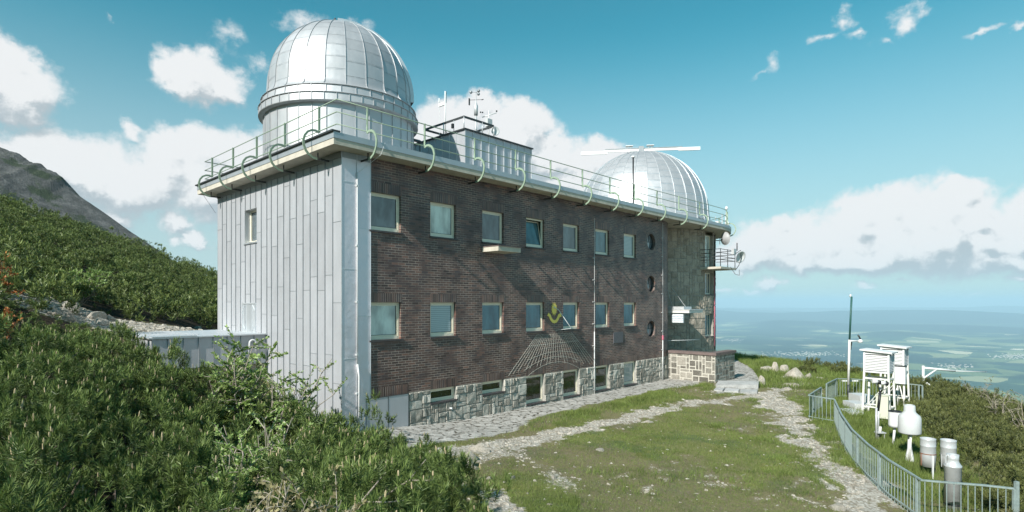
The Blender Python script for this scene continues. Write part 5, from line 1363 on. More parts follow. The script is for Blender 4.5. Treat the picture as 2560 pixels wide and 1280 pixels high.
# ================================================================== weather enclosure
def gpo(px, py, h=0.0):
    k = (px - 1280) / 1420.0; m = (757 - py) / 1420.0; Y = 8.0
    while gzf(k * Y, Y) + h <= m * Y and Y < 80: Y *= 1.004
    return Vector((k * Y, Y, gzf(k * Y, Y)))
def fence(pts, label, group=None, hh=.86, closed_top=True):
    P = [gpo(x, y, hh) for x, y in pts]
    th_ = thing("metal_fence", label, "fence", P[0], 0, group)
    L_ = [Vector((p.x - P[0].x, p.y - P[0].y, p.z - P[0].z)) for p in P]
    m_ = MB(); m_.bar([(p.x, p.y, p.z + hh) for p in L_], .03, .05, (0, 0, 1)); m_.build("top_rail", M['teal_paint'], th_)
    m_ = MB(); m_.bar([(p.x, p.y, p.z + .10) for p in L_], .025, .03, (0, 0, 1)); m_.build("bottom_rail", M['teal_paint'], th_)
    ln = [0]
    for a, b in zip(L_[:-1], L_[1:]): ln.append(ln[-1] + math.hypot(b.x - a.x, b.y - a.y))
    bm0 = MB(); bm0.tube([(0, 0, 0), (0, 0, hh - .02)], .0085, 5); b0 = bm0.build("bar", M['teal_paint'], th_)
    po = MB(); po.box(-.022, .022, -.022, .022, -.05, hh - .012); p0 = po.build("post", M['teal_paint'], th_)
    d = .0; first = [True, True]; k = 0
    tot = ln[-1]; nb = min(99, int(tot / .125)); st = tot / nb
    for i in range(nb + 1):
        d = min(i * st, tot); j = max(0, min(len(ln) - 2, int(np.searchsorted(ln, d, 'right') - 1))); f = (d - ln[j]) / max(1e-6, ln[j + 1] - ln[j])
        q = L_[j].lerp(L_[j + 1], f); isp = i % 14 == 0 or i == nb
        src = p0 if isp else b0; fi = 1 if isp else 0
        if first[fi]: o = src; first[fi] = False
        else: o = src.copy(); COL.objects.link(o); o.parent = th_
        o.location = q
    return th_
fence([(2535, 1222), (2460, 1214), (2380, 1208), (2304, 1201), (2266, 1179), (2222, 1151), (2170, 1112), (2130, 1075), (2104, 1037), (2087, 1001)], "long teal bar fence curving from the lower right corner up along the gravel path")
fence([(2087, 999), (2055, 994), (2022, 989), (2037, 979), (2053, 969)], "short teal fence corner left of the weather instruments")
fence([(2066, 961), (2080, 953), (2093, 947), (2130, 948), (2180, 951), (2235, 957), (2306, 964)], "teal bar fence behind the weather instruments")
ep = gpo(2535, 1222, .86)
e_ = MB(); e_.box(-.03, .03, -.03, .03, -.05, 1.0); o = e_.build("fence_post", M['teal_paint']); o.location = ep + Vector((.05, 0, 0)); tag(o, "thick teal end post of the fence at lower right", "post")

def screen(base_px, base_py, label, sc=1.0):
    b = gpo(base_px, base_py); th_ = thing("weather_screen", label, "weather screen", b, math.radians(-48), "louvred weather screens on stilts"); th_.scale = (sc,) * 3
    w, d, z0, z1 = .40, .30, 1.68, 2.40
    m_ = MB()
    for x in (-w, w): 
        for y in (-d, d): m_.box(x - .03, x + .03, y - .03, y + .03, z0 - .02, z1)
    m_.box(-w, w, -d - .02, d + .02, z0 - .03, z0 + .03); m_.box(-w, w, -d - .02, d + .02, z1 - .05, z1); m_.build("louvred_box", M['white'], th_); m_ = MB(); m_.box(-w + .05, w - .05, -d + .05, d - .05, z0 + .031, z1 - .051); m_.build("gap_shade_box", M['dish_grey_and_gap_shade'], th_)  # grey box behind the slats: shade of their gaps put into its colour
    m_ = MB(); ns = 10
    for i in range(ns):
        z = z0 + .06 + (z1 - z0 - .13) * i / ns
        for sy in (-1, 1): m_.face([(-w + .03, sy * (d + .03), z), (w - .03, sy * (d + .03), z), (w - .03, sy * (d - .01), z + .036), (-w + .03, sy * (d - .01), z + .036)][::(1 if sy < 0 else -1)])
        for sx2 in (-1, 1): m_.face([(sx2 * (w + .03), -d + .03, z), (sx2 * (w + .03), d - .03, z), (sx2 * (w - .01), d - .03, z + .036), (sx2 * (w - .01), -d + .03, z + .036)][::(-1 if sx2 < 0 else 1)])
    m_.build("slats", M['white'], th_)
    m_ = MB(); Mx = Matrix.Translation((0, 0, z1 + .06)) @ Matrix.Rotation(.07, 4, 'Y'); m_.box(-w - .13, w + .13, -d - .12, d + .12, -.02, .03, Mx); m_.box(-w - .06, w + .06, -d - .06, d + .06, -.06, -.022, Mx); m_.build("roof", M['white'], th_)
    for x in (-w, w):
        for y in (-d, d):
            m_ = MB(); m_.bar([(x * 1.12, y * 1.15, -.1), (x, y, z0)], .065, .065, (0, 1, 0)); m_.build("leg", M['white_old'], th_)
    m_ = MB()
    for y in (-d, d): m_.bar([(-w, y * 1.03, z0 - .25), (w, y * 1.03, z0 - .25)], .06, .03, (0, 0, 1)); m_.bar([(-w * 1.1, y * 1.1, .35), (w * 1.1, y * 1.1, .35)], .05, .03, (0, 0, 1)); m_.bar([(-w * 1.1, y * 1.08, .2), (w, y * 1.05, z0 - .3)], .035, .03, (0, 0, 1))
    for x in (-w, w): m_.bar([(x * 1.03, -d, z0 - .25), (x * 1.03, d, z0 - .25)], .06, .03, (0, 0, 1)); m_.bar([(x * 1.1, -d, .35), (x * 1.1, d, .35)], .05, .03, (0, 0, 1))
    m_.build("brace", M['white_old'], th_)
    return th_
screen(2197, 1040, "nearer white louvred screen box on four tall white legs"); screen(2236, 1012, "farther white louvred screen box, right of and behind the nearer one")
pb = gpo(2236, 1012) + Vector((-.1, -.35, 0))
cb = thing("equipment_box", "plain white box on the legs of the farther louvred screen", "box", pb, math.radians(-48))
m_ = MB(); m_.box(-.14, .30, -.15, .05, .95, 1.65); m_.build("case", M['white'], cb); m_ = MB(); m_.box(-.15, .31, -.16, .06, 1.652, 1.70); m_.build("lid", M['dark_metal'], cb); m_ = MB(); m_.tube([(-.0, 0, 0), (-.0, 0, .95)], .03, 6); m_.tube([(.25, .02, 0), (.05, 0, .95)], .025, 6); m_.tube([(-.3, 0, 0), (.0, 0, .8)], .02, 6); m_.build("stand", M['white_old'], cb)
rs_ = thing("radiation_shield", "small white stacked-plate shield on an arm right of the farther louvred screen", "sensor", gpo(2262, 1012), math.radians(-48))
m_ = MB(); m_.tube([(-.2, 0, 0), (-.2, 0, 1.8)], .02, 6); m_.tube([(-.2, 0, 1.78), (.12, 0, 1.98)], .015, 6); m_.build("arm", M['white'], rs_)
m_ = MB()
for i in range(7): m_.lathe([(0, 1.98 + i * .04), (.10, 1.98 + i * .04), (.095, 2.01 + i * .04), (0, 2.015 + i * .04)], 14)
m_.build("plates", M['white'], rs_)
# sunshine sensor pair on a dark post, cream cabinet
b = gpo(2191, 1100); sp_ = thing("sunshine_sensor", "two black and white cylinders on a forked post before the nearer screen", "sensor", b, 0)
zt_ = (1100 - 955) / 1420 * b.y
m_ = MB(); m_.tube([(0, 0, 0), (0, 0, zt_ * .55)], .035, 6); m_.tube([(.07, 0, 0), (.07, 0, zt_ * .6)], .02, 6); m_.build("post", M['steel'], sp_)
m_ = MB(); m_.tube([(.05, 0, zt_ * .5), (.12, 0, zt_ * .82)], .04, 6); m_.tube([(.12, 0, zt_ * .8), (.02, 0, zt_ * .97)], .018, 6); m_.tube([(.12, 0, zt_ * .8), (.22, 0, zt_ * .93)], .018, 6); m_.build("fork", M['black'], sp_)
for x in (.0, .24):
    m_ = MB(); m_.tube([(x - .12, 0, zt_ * 1.01 - x * .2), (x + .02, -.02, zt_ - x * .2)], .065, 10); o = m_.build("cylinder", M['white'], sp_); m_ = MB(); m_.tube([(x + .02, -.02, zt_ - x * .2), (x + .10, -.04, zt_ * .99 - x * .2)], .066, 10); m_.build("dark_end", M['black'], o)
b = gpo(2206, 1052); cbx = thing("control_cabinet", "cream upright electrical cabinet below the nearer screen", "cabinet", b + Vector((0, 0, 0)), math.radians(-40))
m_ = MB(); m_.box(-.19, .19, -.12, .12, .10, .92); m_.box(-.21, .21, -.14, .14, .922, .95); m_.build("case", simple('cream_plastic', (.55, .55, .44), .5, 0, .05), cbx); m_ = MB(); m_.tube([(0, 0, -.05), (0, 0, .1)], .04, 6); m_.build("foot", M['steel'], cbx)
b = gpo(2198, 1100); sb_ = thing("low_stand", "little steel stand carrying a cream cup beside the sensor post", "stand", b, 0)
m_ = MB(); m_.box(-.10, .16, -.1, .1, .22, .25); m_.tube([(-.05, 0, 0), (-.05, 0, .22)], .012, 5); m_.tube([(.13, -.05, 0), (.13, -.05, .22)], .012, 5); m_.build("table", M['steel'], sb_); m_ = MB(); m_.tube([(.03, 0, .25), (.03, 0, .42)], .045, 10); m_.build("cup", M['white_old'], sb_)
# gauges
def gauge_scale(b): return b.y / 1420.0
b = gpo(2237, 1112); k = gauge_scale(b); g = thing("rain_gauge", "small white cylinder gauge with black rim on a single thin post", "rain gauge", b, 0, "rain gauges on posts")
m_ = MB(); m_.tube([(-.06, 0, -.05), (0, 0, 44 * k)], .035, 8); m_.build("post", M['white'], g); m_ = MB(); m_.lathe([(0, 46 * k), (13.5 * k, 44 * k), (14 * k, 50 * k), (14 * k, 82 * k)], 20); o = m_.build("cylinder", M['white'], g); m_ = MB(); m_.lathe([(14.3 * k, 82 * k), (14.3 * k, 84 * k), (12.5 * k, 84.2 * k), (12 * k, 78 * k), (0, 78 * k)], 20); m_.build("rim", M['black'], o)
b = gpo(2274, 1152); k = gauge_scale(b); g = thing("rain_gauge", "big pale grey bottle-shaped gauge with narrow neck on a flared foot", "rain gauge", b, 0, "rain gauges on posts")
m_ = MB(); m_.lathe([(0, 69 * k), (24 * k, 69 * k), (25 * k, 72 * k), (24.5 * k, 108 * k), (22 * k, 114 * k), (14 * k, 121 * k), (12.5 * k, 125 * k), (12.2 * k, 137 * k), (11 * k, 139 * k), (9 * k, 140 * k), (9 * k, 137 * k), (0, 136 * k)], 28); m_.build("housing", M['grey_plastic'], g)
m_ = MB(); m_.lathe([(10 * k, -.05), (9 * k, 10 * k), (5 * k, 30 * k), (4 * k, 60 * k), (6 * k, 69 * k)], 14); m_.build("foot", M['white'], g); m_ = MB(); m_.tube([(-9 * k, -.1, 0), (-5 * k, -.12, 72 * k)], .018, 6); m_.tube([(-6 * k, -.1, 0), (-3 * k, -.12, 72 * k)], .018, 6); m_.build("stay", M['white_old'], g)
for px, py, lab, tw_, base in ((2320, 1193, "left galvanised drum gauge with rusty band on a thin white post", 1, 27), (2371, 1186, "galvanised drum gauge partly behind the tall steel canister", 0, 17)):
    b = gpo(px, py); k = gauge_scale(b); g = thing("rain_gauge", lab, "rain gauge", b, 0, "rain gauges on posts")
    z0 = base * k; m_ = MB(); m_.lathe([(0, z0), (16 * k, z0), (16.5 * k, z0 + 28 * k), (16.5 * k, z0 + 50 * k), (17 * k, z0 + 51 * k), (16.5 * k, z0 + 52 * k), (16.5 * k, z0 + 67 * k), (17 * k, z0 + 69 * k), (15.5 * k, z0 + 69 * k), (15 * k, z0 + 60 * k), (0, z0 + 60 * k)], 24); m_.build("drum", M['steel'], g)
    m_ = MB(); m_.lathe([(17.4 * k, z0 + 31 * k), (17.6 * k, z0 + 33 * k)], 20); m_.tube([(17.5 * k, 0, z0 + 32 * k), (17 * k, 0, z0 + 2 * k)], .01, 5); m_.tube([(-17.5 * k, 0, z0 + 32 * k), (-17 * k, 0, z0 + 2 * k)], .01, 5); m_.build("band", M['rust'] if tw_ else M['steel'], g)
    m_ = MB(); m_.bar([(-.01, -17 * k, -.05), (.0, -17.4 * k, z0 + 30 * k)], .03, .03, (1, 0, 0)); m_.build("post", M['white'], g)
b = gpo(2382, 1276); k = gauge_scale(b); g = thing("milk_can_gauge", "tall grey steel canister with narrowed shoulder standing behind the fence", "canister", b, 0)
m_ = MB(); m_.lathe([(0, 0), (18 * k, 0), (18 * k, 108 * k), (19 * k, 109 * k), (19 * k, 112 * k), (17 * k, 114 * k), (13 * k, 121 * k), (12.5 * k, 128 * k), (13 * k, 129 * k), (12.5 * k, 131 * k), (13 * k, 139 * k), (11 * k, 139 * k), (11 * k, 130 * k), (0, 130 * k)], 28); m_.build("body", M['steel'], g)
m_ = MB(); m_.lathe([(18.4 * k, 14 * k), (18.6 * k, 18 * k)], 24); m_.build("dark_band", M['dark_metal'], g); m_ = MB(); m_.tube([(-12 * k, 0, 139 * k), (-17 * k, 0, 134 * k), (-18 * k, 0, 116 * k)], .012, 5); m_.build("handle", M['steel'], g)
# mast with dark upper half
b = gpo(2121, 1000); k = gauge_scale(b); g = thing("sensor_mast", "slim mast, white below and dark green above, left of the louvred screens", "mast", b, 0)
H = lambda y: (1000 - y) * k
m_ = MB(); m_.tube([(0, 0, H(1000)), (0, 0, H(962))], .055, 8); m_.tube([(.05, 0, H(864)), (.14, 0, H(856)), (.09, 0, H(875))], .03, 6); m_.build("foot", M['dark_metal'], g)
m_ = MB(); m_.tube([(0, 0, H(962)), (.05, 0, H(850))], .05, 8); m_.build("lower_mast", M['white_old'], g)
m_ = MB(); m_.tube([(.05, 0, H(850)), (.14, 0, H(742))], .04, 8); m_.build("upper_mast", simple('dark_green_paint', (.02, .09, .075), .5), g)
m_ = MB(); m_.tube([(.0, 0, H(853)), (.45, 0, H(853))], .03, 6); m_.lathe([(0, -.09), (.09, -.09), (.10, -.02), (.05, .05), (0, .06)], 10, (.52, 0, H(852))); m_.tube([(.08, 0, H(743)), (.10, 0, H(737))], .04, 6); m_.build("sensor_arm", M['white'], g)
m_ = MB(); m_.tube([(.52, 0, H(848)), (.42, 0, H(838))], .035, 6); m_.build("sensor", M['dark_metal'], g)
b = gpo(2121, 962, .55); o = MB().box(-.36, .36, -.02, .02, -.03, .03).build("white_board", M['white']); o.location = Vector((b.x, b.y - .12, (757 - 952) / 1420 * (b.y - .12))); tag(o, "thin white board across the back fence beside the mast", "board")
# arm frame at right
b = gpo(2308, 978); k = gauge_scale(b); g = thing("sensor_arm_frame", "white post with long horizontal arm and brace at the right end of the back fence", "instrument arm", b, 0)
H = lambda y: (978 - y) * k
m_ = MB(); m_.tube([(0, 0, -.3), (.0, 0, H(915))], .055, 8); m_.build("post", M['white'], g)
m_ = MB(); m_.tube([(0, 0, H(920)), (80 * k, 0, H(928))], .05, 8); m_.tube([(78 * k, 0, H(928)), (185 * k, .6, H(934))], .022, 6); m_.build("arm", M['white'], g)
m_ = MB(); m_.tube([(0, 0, H(947)), (34 * k, 0, H(924))], .04, 6); m_.tube([(4 * k, -.1, H(957)), (20 * k, -.3, H(972))], .05, 6); m_.build("brace", M['white'], g)
# grey steps
b = gpo(2118, 1036); g = thing("metal_steps", "small grey steps leading up to the nearer louvred screen", "steps", b, 0)
e2 = gpo(2160, 1010)
m_ = MB(); v = (e2 - b); v.z = 0
for i in range(3):
    q = v * ((i + .3) / 3); m_.box(q.x - .22, q.x + .35, q.y - .35, q.y + .45, -.1, .10 + .18 * i)
m_.build("treads", M['grey_plastic'], g)

# ================================================================== rocks
def rock_mesh(seed, flat=1.0):
    import bmesh
    bm = bmesh.new(); bmesh.ops.create_icosphere(bm, subdivisions=3, radius=1.0); rg = random.Random(seed)
    cuts = [(norm((rg.uniform(-1, 1), rg.uniform(-1, 1), rg.uniform(-.3, 1))), rg.uniform(.45, .8)) for _ in range(9)]
    for v in bm.verts:
        p = v.co.copy()
        for n_, d in cuts:
            e = p.dot(n_) - d
            if e > 0: p -= n_ * e * .92
        p += p.normalized() * .05 * mnoise.noise(p * 3 + Vector((seed * 3.1, 0, 0)))
        v.co = (p.x, p.y, p.z * flat)
    me = bpy.data.meshes.new("boulder"); bm.to_mesh(me); bm.free(); me.materials.append(M['rock']); return me
ROCKS = [
 (1919, 929, 30, 18, "wide pale boulder beside the flagstone terrace"), (1942, 931, 18, 30, "tall pointed pale rock standing in the row of boulders"), (1963, 932, 20, 22, "upright pale rock right of the pointed one"),
 (1993, 949, 45, 30, "biggest pale boulder of the row at the plateau edge"), (2027, 949, 20, 16, "rounded pale rock right of the biggest boulder"), (1959, 947, 18, 7, "low flat rock in grass below the boulder row"),
 (1908, 962, 18, 26, "upright block at the corner of the stone steps"), (1986, 966, 34, 10, "flat slab-like rock below the biggest boulder"), (1972, 976, 26, 7, "lowest flat rock where the gravel track begins"), (2050, 949, 20, 7, "low stone just left of the fence corner"), (2068, 952, 14, 5, "small stone at the foot of the fence corner"),
 (1200, 1130, 46, 16, "flat pale slab among the pebbles near the pines"), (1176, 1150, 40, 22, "grey rock at the edge of the pine thicket"), (1171, 1172, 32, 36, "white upright rock touching the pine thicket"), (1190, 1176, 16, 10, "small white rock beside the upright one"),
 (156, 781, 46, 34, "large pale boulder at the top of the rubble below the pine slope"), (228, 796, 52, 20, "broad rock in the rubble right of the large boulder"), (158, 800, 38, 18, "grey rock in front of the large rubble boulder"), (240, 810, 42, 16, "low grey rock at the front of the rubble"), (272, 800, 20, 13, "small dark rock in the middle of the rubble"), (120, 785, 40, 14, "dark flat rock at the left of the rubble"), (493, 823, 16, 10, "single stone at the foot of the pine slope near the gable"),
 (2094, 1278, 40, 16, "pale stone in the gravel path at the bottom edge"), (1280, 1199, 18, 8, "white stone in the lawn near the pines"), (1222, 1199, 14, 8, "small white stone at the lawn's left end"), (1384, 1197, 16, 9, "white stone in the middle of the lawn"), (1625, 1058, 20, 6, "flat pale stone in the lawn below the fifth basement window"), (1500, 1128, 26, 6, "long thin stone lying in the lawn")]
rm = [rock_mesh(i, 1) for i in range(7)]
for i, (px, py, w, h, lab) in enumerate(ROCKS):
    b = gpo(px, py); k = b.y / 1420
    o = bpy.data.objects.new("boulder" if w > 18 else "stone", rm[i % 7]); COL.objects.link(o)
    o.scale = (w * k * .62, w * k * .5, h * k * .8); o.rotation_euler = (0, 0, i * 1.7); o.location = b + Vector((0, w * k * .3, h * k * .22)); tag(o, lab, "rock", "loose rocks")
# steps to the terrace
def slab(pts, h, lab, lift=0.0):
    P = [gpo(*p) for p in pts]; zt_ = max(p.z for p in P) + h; c = sum(P, Vector()) / len(P)
    m_ = MB(); n_ = len(P); ring = []
    for a, b in zip(P, P[1:] + P[:1]):
        for q in range(3): r_ = a.lerp(b, q / 3); ring.append(((r_.x - c.x) * (1 + rnd.uniform(-.02, .02)), (r_.y - c.y) * (1 + rnd.uniform(-.02, .02))))
    prism(m_, ring[::-1] if sum((ring[i][0] * ring[(i + 1) % len(ring)][1] - ring[(i + 1) % len(ring)][0] * ring[i][1]) for i in range(len(ring))) < 0 else ring, -.3, zt_ - c.z)
    o = m_.build("stone_step", M['slab']); o.location = c; tag(o, lab, "step", "stone steps to the terrace")
slab([(1791, 968), (1896, 972), (1898, 962), (1796, 957)], .10, "upper long granite step in front of the terrace")
slab([(1784, 977), (1806, 979), (1812, 973), (1790, 971)], .04, "left short slab of the lower step"); slab([(1810, 980), (1846, 983), (1848, 976), (1815, 973)], .04, "middle slab of the lower step"); slab([(1850, 984), (1893, 985), (1894, 978), (1853, 976)], .04, "right slab of the lower step")

# ================================================================== villages in the valley
def village(px0, px1, py, n, seed, lab):
    rg = np.random.RandomState(seed); V = []; F = []
    Y0 = 1000 * 1420 / (py - 757)
    for i in range(n):
        k = (px0 + (px1 - px0) * np.clip(rg.normal(.5, .24), 0, 1) - 1280) / 1420; Y = Y0 * (1 + rg.normal(0, .022)); X = k * Y
        z = float(valley_z(np.array([X]), np.array([Y]))[0]); w, d, h = rg.uniform(6, 13), rg.uniform(6, 11), rg.uniform(5, 10); b = len(V)
        V += [(X - w, Y - d, z - 5), (X + w, Y - d, z - 5), (X + w, Y + d, z - 5), (X - w, Y + d, z - 5), (X - w, Y - d, z + h), (X + w, Y - d, z + h), (X + w, Y + d, z + h), (X - w, Y + d, z + h)]
        F += [(b + a, b + c, b + e, b + f) for a, c, e, f in ((4, 5, 6, 7), (0, 1, 5, 4), (1, 2, 6, 5), (2, 3, 7, 6), (3, 0, 4, 7))]
    o = np_mesh("village", V, F, M['concrete']); o['kind'] = 'stuff'; o['label'] = lab; o['category'] = 'village'
village(1905, 2110, 886, 170, 1, "scattered white houses of a town on the plain left of the mast")
village(2470, 2600, 893, 130, 2, "pale specks of a town on the plain at far right"); village(1800, 1860, 852, 60, 3, "tiny pale village close to the tower edge"); village(2330, 2430, 917, 70, 4, "dark and pale hamlet on the plain beyond the instrument arm")
# ================================================================== vegetation
RS = np.random.RandomState(77)
def shoot_tpl(nn, L, nl, w, seed, spread=(75, 18)):
    rg = np.random.RandomState(seed); T = np.zeros((nn, 3, 3)); tint = np.zeros((nn, 3))
    for i in range(nn):
        f = (i + rg.rand()) / nn; th = math.radians(spread[0] + (spread[1] - spread[0]) * f ** 1.3 + rg.uniform(-10, 10)); az = rg.rand() * 6.2832
        d = np.array([math.sin(th) * math.cos(az), math.sin(th) * math.sin(az), math.cos(th)])
        p = np.array([0, 0, L * f]); side = np.cross(d, [0, 0, 1]); side /= np.linalg.norm(side) + 1e-6
        roll = rg.uniform(-1, 1); up = np.cross(side, d); side = side * math.cos(roll) + up * math.sin(roll)
        l = nl * rg.uniform(.75, 1.1)
        T[i] = [p - side * w / 2, p + side * w / 2, p + d * l]; t = rg.uniform(.1, .75) * (.25 + .75 * f)
        tint[i] = [t * .5, t * .5, t + .12]
    return T, tint
def place(tpls, pos, dirs, scale, rg):
    n = len(pos); out = []; ti = []
    dirs = dirs / np.linalg.norm(dirs, axis=1)[:, None]
    a = np.where(np.abs(dirs[:, 2:3]) > .95, np.array([[1., 0, 0]]), np.array([[0, 0, 1.]]))
    x = np.cross(a, dirs); x /= np.linalg.norm(x, axis=1)[:, None]; y = np.cross(dirs, x)
    r = rg.rand(n) * 6.2832; c, s = np.cos(r)[:, None], np.sin(r)[:, None]; x, y = x * c + y * s, y * c - x * s
    R = np.stack([x, y, dirs], -1)
    ch = rg.randint(0, len(tpls), n)
    for k, (T, t) in enumerate(tpls):
        m = ch == k
        if not m.any(): continue
        P = np.einsum('nij,mkj->nmki', R[m], T) * np.asarray(scale)[m][:, None, None, None] + pos[m][:, None, None, :]
        out.append(P.reshape(-1, 3)); ti.append(np.broadcast_to(t * 1.0, (m.sum(),) + t.shape).reshape(-1) * np.repeat(rg.uniform(.7, 1.2, m.sum()), t.size))
    V = np.concatenate(out); return V, np.concatenate(ti)
def tri_obj(name, V, tint, mat, parent=None):
    F = np.arange(len(V)).reshape(-1, 3); o = np_mesh(name, V, F, mat, False, {'tint': np.clip(tint, 0, 1.2)})
    if parent is not None: o.parent = parent
    return o
def bush_pts(n, r, h, rg, lump=.22, zmin=.0, per=8, cr=.15):
    nc = max(4, n // per)
    C, N0 = bush_pts0(nc, r * .9, h * .9, rg, lump, zmin); N0 = N0 / np.linalg.norm(N0, axis=1)[:, None]
    k = rg.randint(0, nc, n); q = rg.normal(0, 1, (n, 3)) + N0[k] * 1.0; q /= np.linalg.norm(q, axis=1)[:, None]
    P = C[k] + q * cr * rg.uniform(.5, 1.15, n)[:, None] * np.array([1, 1, .9]); D = q * .62 + np.array([0, 0, .85]) + N0[k] * .25 + rg.normal(0, .12, (n, 3))
    return P, D
def bush_pts0(n, r, h, rg, lump=.22, zmin=.0):
    u = rg.rand(n); z = zmin + (1 - zmin) * u ** .8; a = rg.rand(n) * 6.2832
    q = np.sqrt(np.clip(1 - z * z, 0, 1)); D = np.stack([q * np.cos(a), q * np.sin(a), z], -1)
    ph = rg.rand() * 50
    lm = 1 + lump * (2.2 * fbm(D[:, 0] * 1.9 + ph, D[:, 1] * 1.9 + D[:, 2] * 1.3 + ph, 3)) * 1.6
    inn = np.where(rg.rand(n) < .25, rg.uniform(.6, .9, n), 1.0)
    P = D * (lm * inn)[:, None] * np.array([r, r, h]); N = D * np.array([1, 1, r / h])
    dr = N / np.linalg.norm(N, axis=1)[:, None] * .55 + np.array([0, 0, .75]) + rg.normal(0, .22, (n, 3))
    return P, dr
near_t = [shoot_tpl(46, .13, .080, .0080, s, (80, 16)) for s in range(5)]
mid_t = [shoot_tpl(26, .13, .090, .014, s + 20, (80, 16)) for s in range(4)]
far_t = [shoot_tpl(12, .16, .17, .042, s + 40, (85, 15)) for s in range(4)]
# trunk-and-branch skeleton for a dwarf pine
def branches(r, h, rg, n=9, thick=.022):
    m_ = MB()
    for i in range(n):
        a = rg.uniform(0, 6.28); e = rg.uniform(.5, .95); P = [(0, 0, -.25)]
        for q in range(1, 6): f = q / 5; P.append((r * e * f * math.cos(a + .4 * f) + rg.uniform(-.04, .04), r * e * f * math.sin(a + .4 * f) + rg.uniform(-.04, .04), -.2 + (h * .85 + .2) * f ** 1.6 * rg.uniform(.8, 1.05) * (1 - .4 * e * f)))
        m_.tube(P, [thick * (1 - .7 * k / 5) for k in range(6)], 5)
    return m_
def pine_proto(seed, tpl, n, r, h, cand):
    rg = np.random.RandomState(seed); P, D = bush_pts(n, r, h, rg, zmin=.02, lump=.5, per=9, cr=.13)
    V, t = place(tpl, P, D, rg.uniform(.8, 1.25, n), rg)
    e = thing("dwarf_pine", "", "pine bush"); no = tri_obj("foliage", V, t, M['needle'], e)
    rr = random.Random(seed); branches(r, h, rr).build("branch", M['bark'], e)
    if cand:
        m_ = MB(); idx = rg.choice(n, cand, False); D2 = D / np.linalg.norm(D, axis=1)[:, None]
        for i in idx:
            if P[i][2] < h * .45: continue
            d = Vector((D2[i][0] * .3, D2[i][1] * .3, 1)).normalized(); b = Vector(P[i]) + Vector(D2[i]) * .165; l = rr.uniform(.035, .075)
            m_.tube([b, b + d * l * .7, b + d * l], [.0075, .0075, .004], 5)
            if rr.random() < .3:
                b2 = b + Vector((.018, .01, -.01)); m_.tube([b2, b2 + d * l * .6], .007, 4)
        co = m_.build("young_shoot", M['candle']); nm = no.data; nm.materials.append(M['candle'])
        import bmesh
        bm = bmesh.new(); bm.from_mesh(nm); nf = len(bm.faces); bm.from_mesh(co.data); bm.faces.ensure_lookup_table()
        for f_ in bm.faces[nf:]: f_.material_index = 1
        bm.to_mesh(nm); bm.free(); bpy.data.objects.remove(co)
    return e
protos = [pine_proto(s, near_t, 400, .95, 1.0, 46) for s in range(5)]
midp = [pine_proto(50 + s, mid_t, 330, .95, 1.0, 34) for s in range(4)]
POLY = [(-2.2, 2.7), (-8, 5), (-13.6, 13.4), (-17.5, 17.6), (-13.6, 17.0), (-11.0, 16.2), (-9.6, 17.1), (-8.3, 17.4), (-5.6, 15.0), (-4.4, 14.2), (-3.2, 14.2), (-2.0, 12.6), (-1.3, 10.4), (-1.15, 8), (-1.0, 5.6)]
cand = []
rg = np.random.RandomState(4)
tries = rg.uniform([-18, 2.5], [0, 18], (11000, 2))
ins = inpoly(tries[:, 0], tries[:, 1], POLY)
for p in tries[ins]:
    xp = p[0] / p[1]
    if xp < -1.12: continue
    s_, t_ = to_local(p[0], p[1])
    if float(pdist(np.array(p[0]), np.array(p[1]), GRAV)) < 1.6: continue
    if s_ > -1.6 and t_ > -.9 and t_ < 10: continue
    if s_ > -5.0 and 3.9 < t_ < 10: continue
    if all((p[0] - q[0]) ** 2 + (p[1] - q[1]) ** 2 > 1.18 ** 2 for q in cand): cand.append(p)
cand.sort(key=lambda p: p[1])
def plabel(x, y):
    if y < 6: return "dense dwarf pine with long needles and tan shoots, nearest the bottom edge " + ("at far left" if x / y < -.62 else "in the middle")
    if x / y > -.33: return "dwarf pine bordering the lawn " + ("right below the metal doors" if y > 11.5 else "at the lower right of the thicket")
    if y < 10.5: return "dwarf pine in the middle of the foreground thicket, " + ("towards the left edge" if x / y < -.62 else "towards the bronze shrub")
    if x / y > -.62: return "dwarf pine crowding the foot of the metal gable"
    return "dwarf pine " + ("in front of the annex" if x / y > -.76 else "in front of the rubble at the far left")
usedp = set()
def put(plist, x, y, sc, rz, label, group, zoff=0.0, scz=1.0):
    k = rg.randint(len(plist)); src = plist[k]
    if id(src) in usedp: o = copy_tree(src)
    else: o = src; usedp.add(id(src))
    o.location = (x, y, gzf(x, y) + zoff); o.scale = (sc, sc, sc * scz); o.rotation_euler = (rg.uniform(-.1, .1), rg.uniform(-.1, .1), rz); o['label'] = label; o['group'] = group
    return o
def canopy_h(x, y):
    """height of the thicket top, read from where it meets the sight line"""
    px = 1280 + 1420 * x / y
    top = np.interp(px, [-200, 0, 250, 400, 520, 620, 690, 780, 850, 900, 1000, 1040, 1120, 1200, 1260], [755, 778, 805, 852, 888, 940, 980, 1030, 1010, 1040, 1068, 1085, 1120, 1165, 1250])
    ztop = -(top + 6 - 757) / 1420 * y
    return ztop
for p in cand:
    x, y = float(p[0]), float(p[1]); g0 = gzf(x, y); lim = canopy_h(x, y) - g0
    h = min(1.25, max(.42, lim * rg.uniform(.70, 1.08))); pl_ = protos if y < 9 else midp
    put(pl_, x, y, min(1.15, max(.75, h)), rg.rand() * 6.28, plabel(x, y), "dwarf pines of the foreground thicket", -.08, h / min(1.15, max(.75, h)) * .98)
for e in protos + midp:
    if id(e) not in usedp:
        for c in list(e.children): bpy.data.objects.remove(c)
        bpy.data.objects.remove(e)
print("foreground bushes", len(cand))

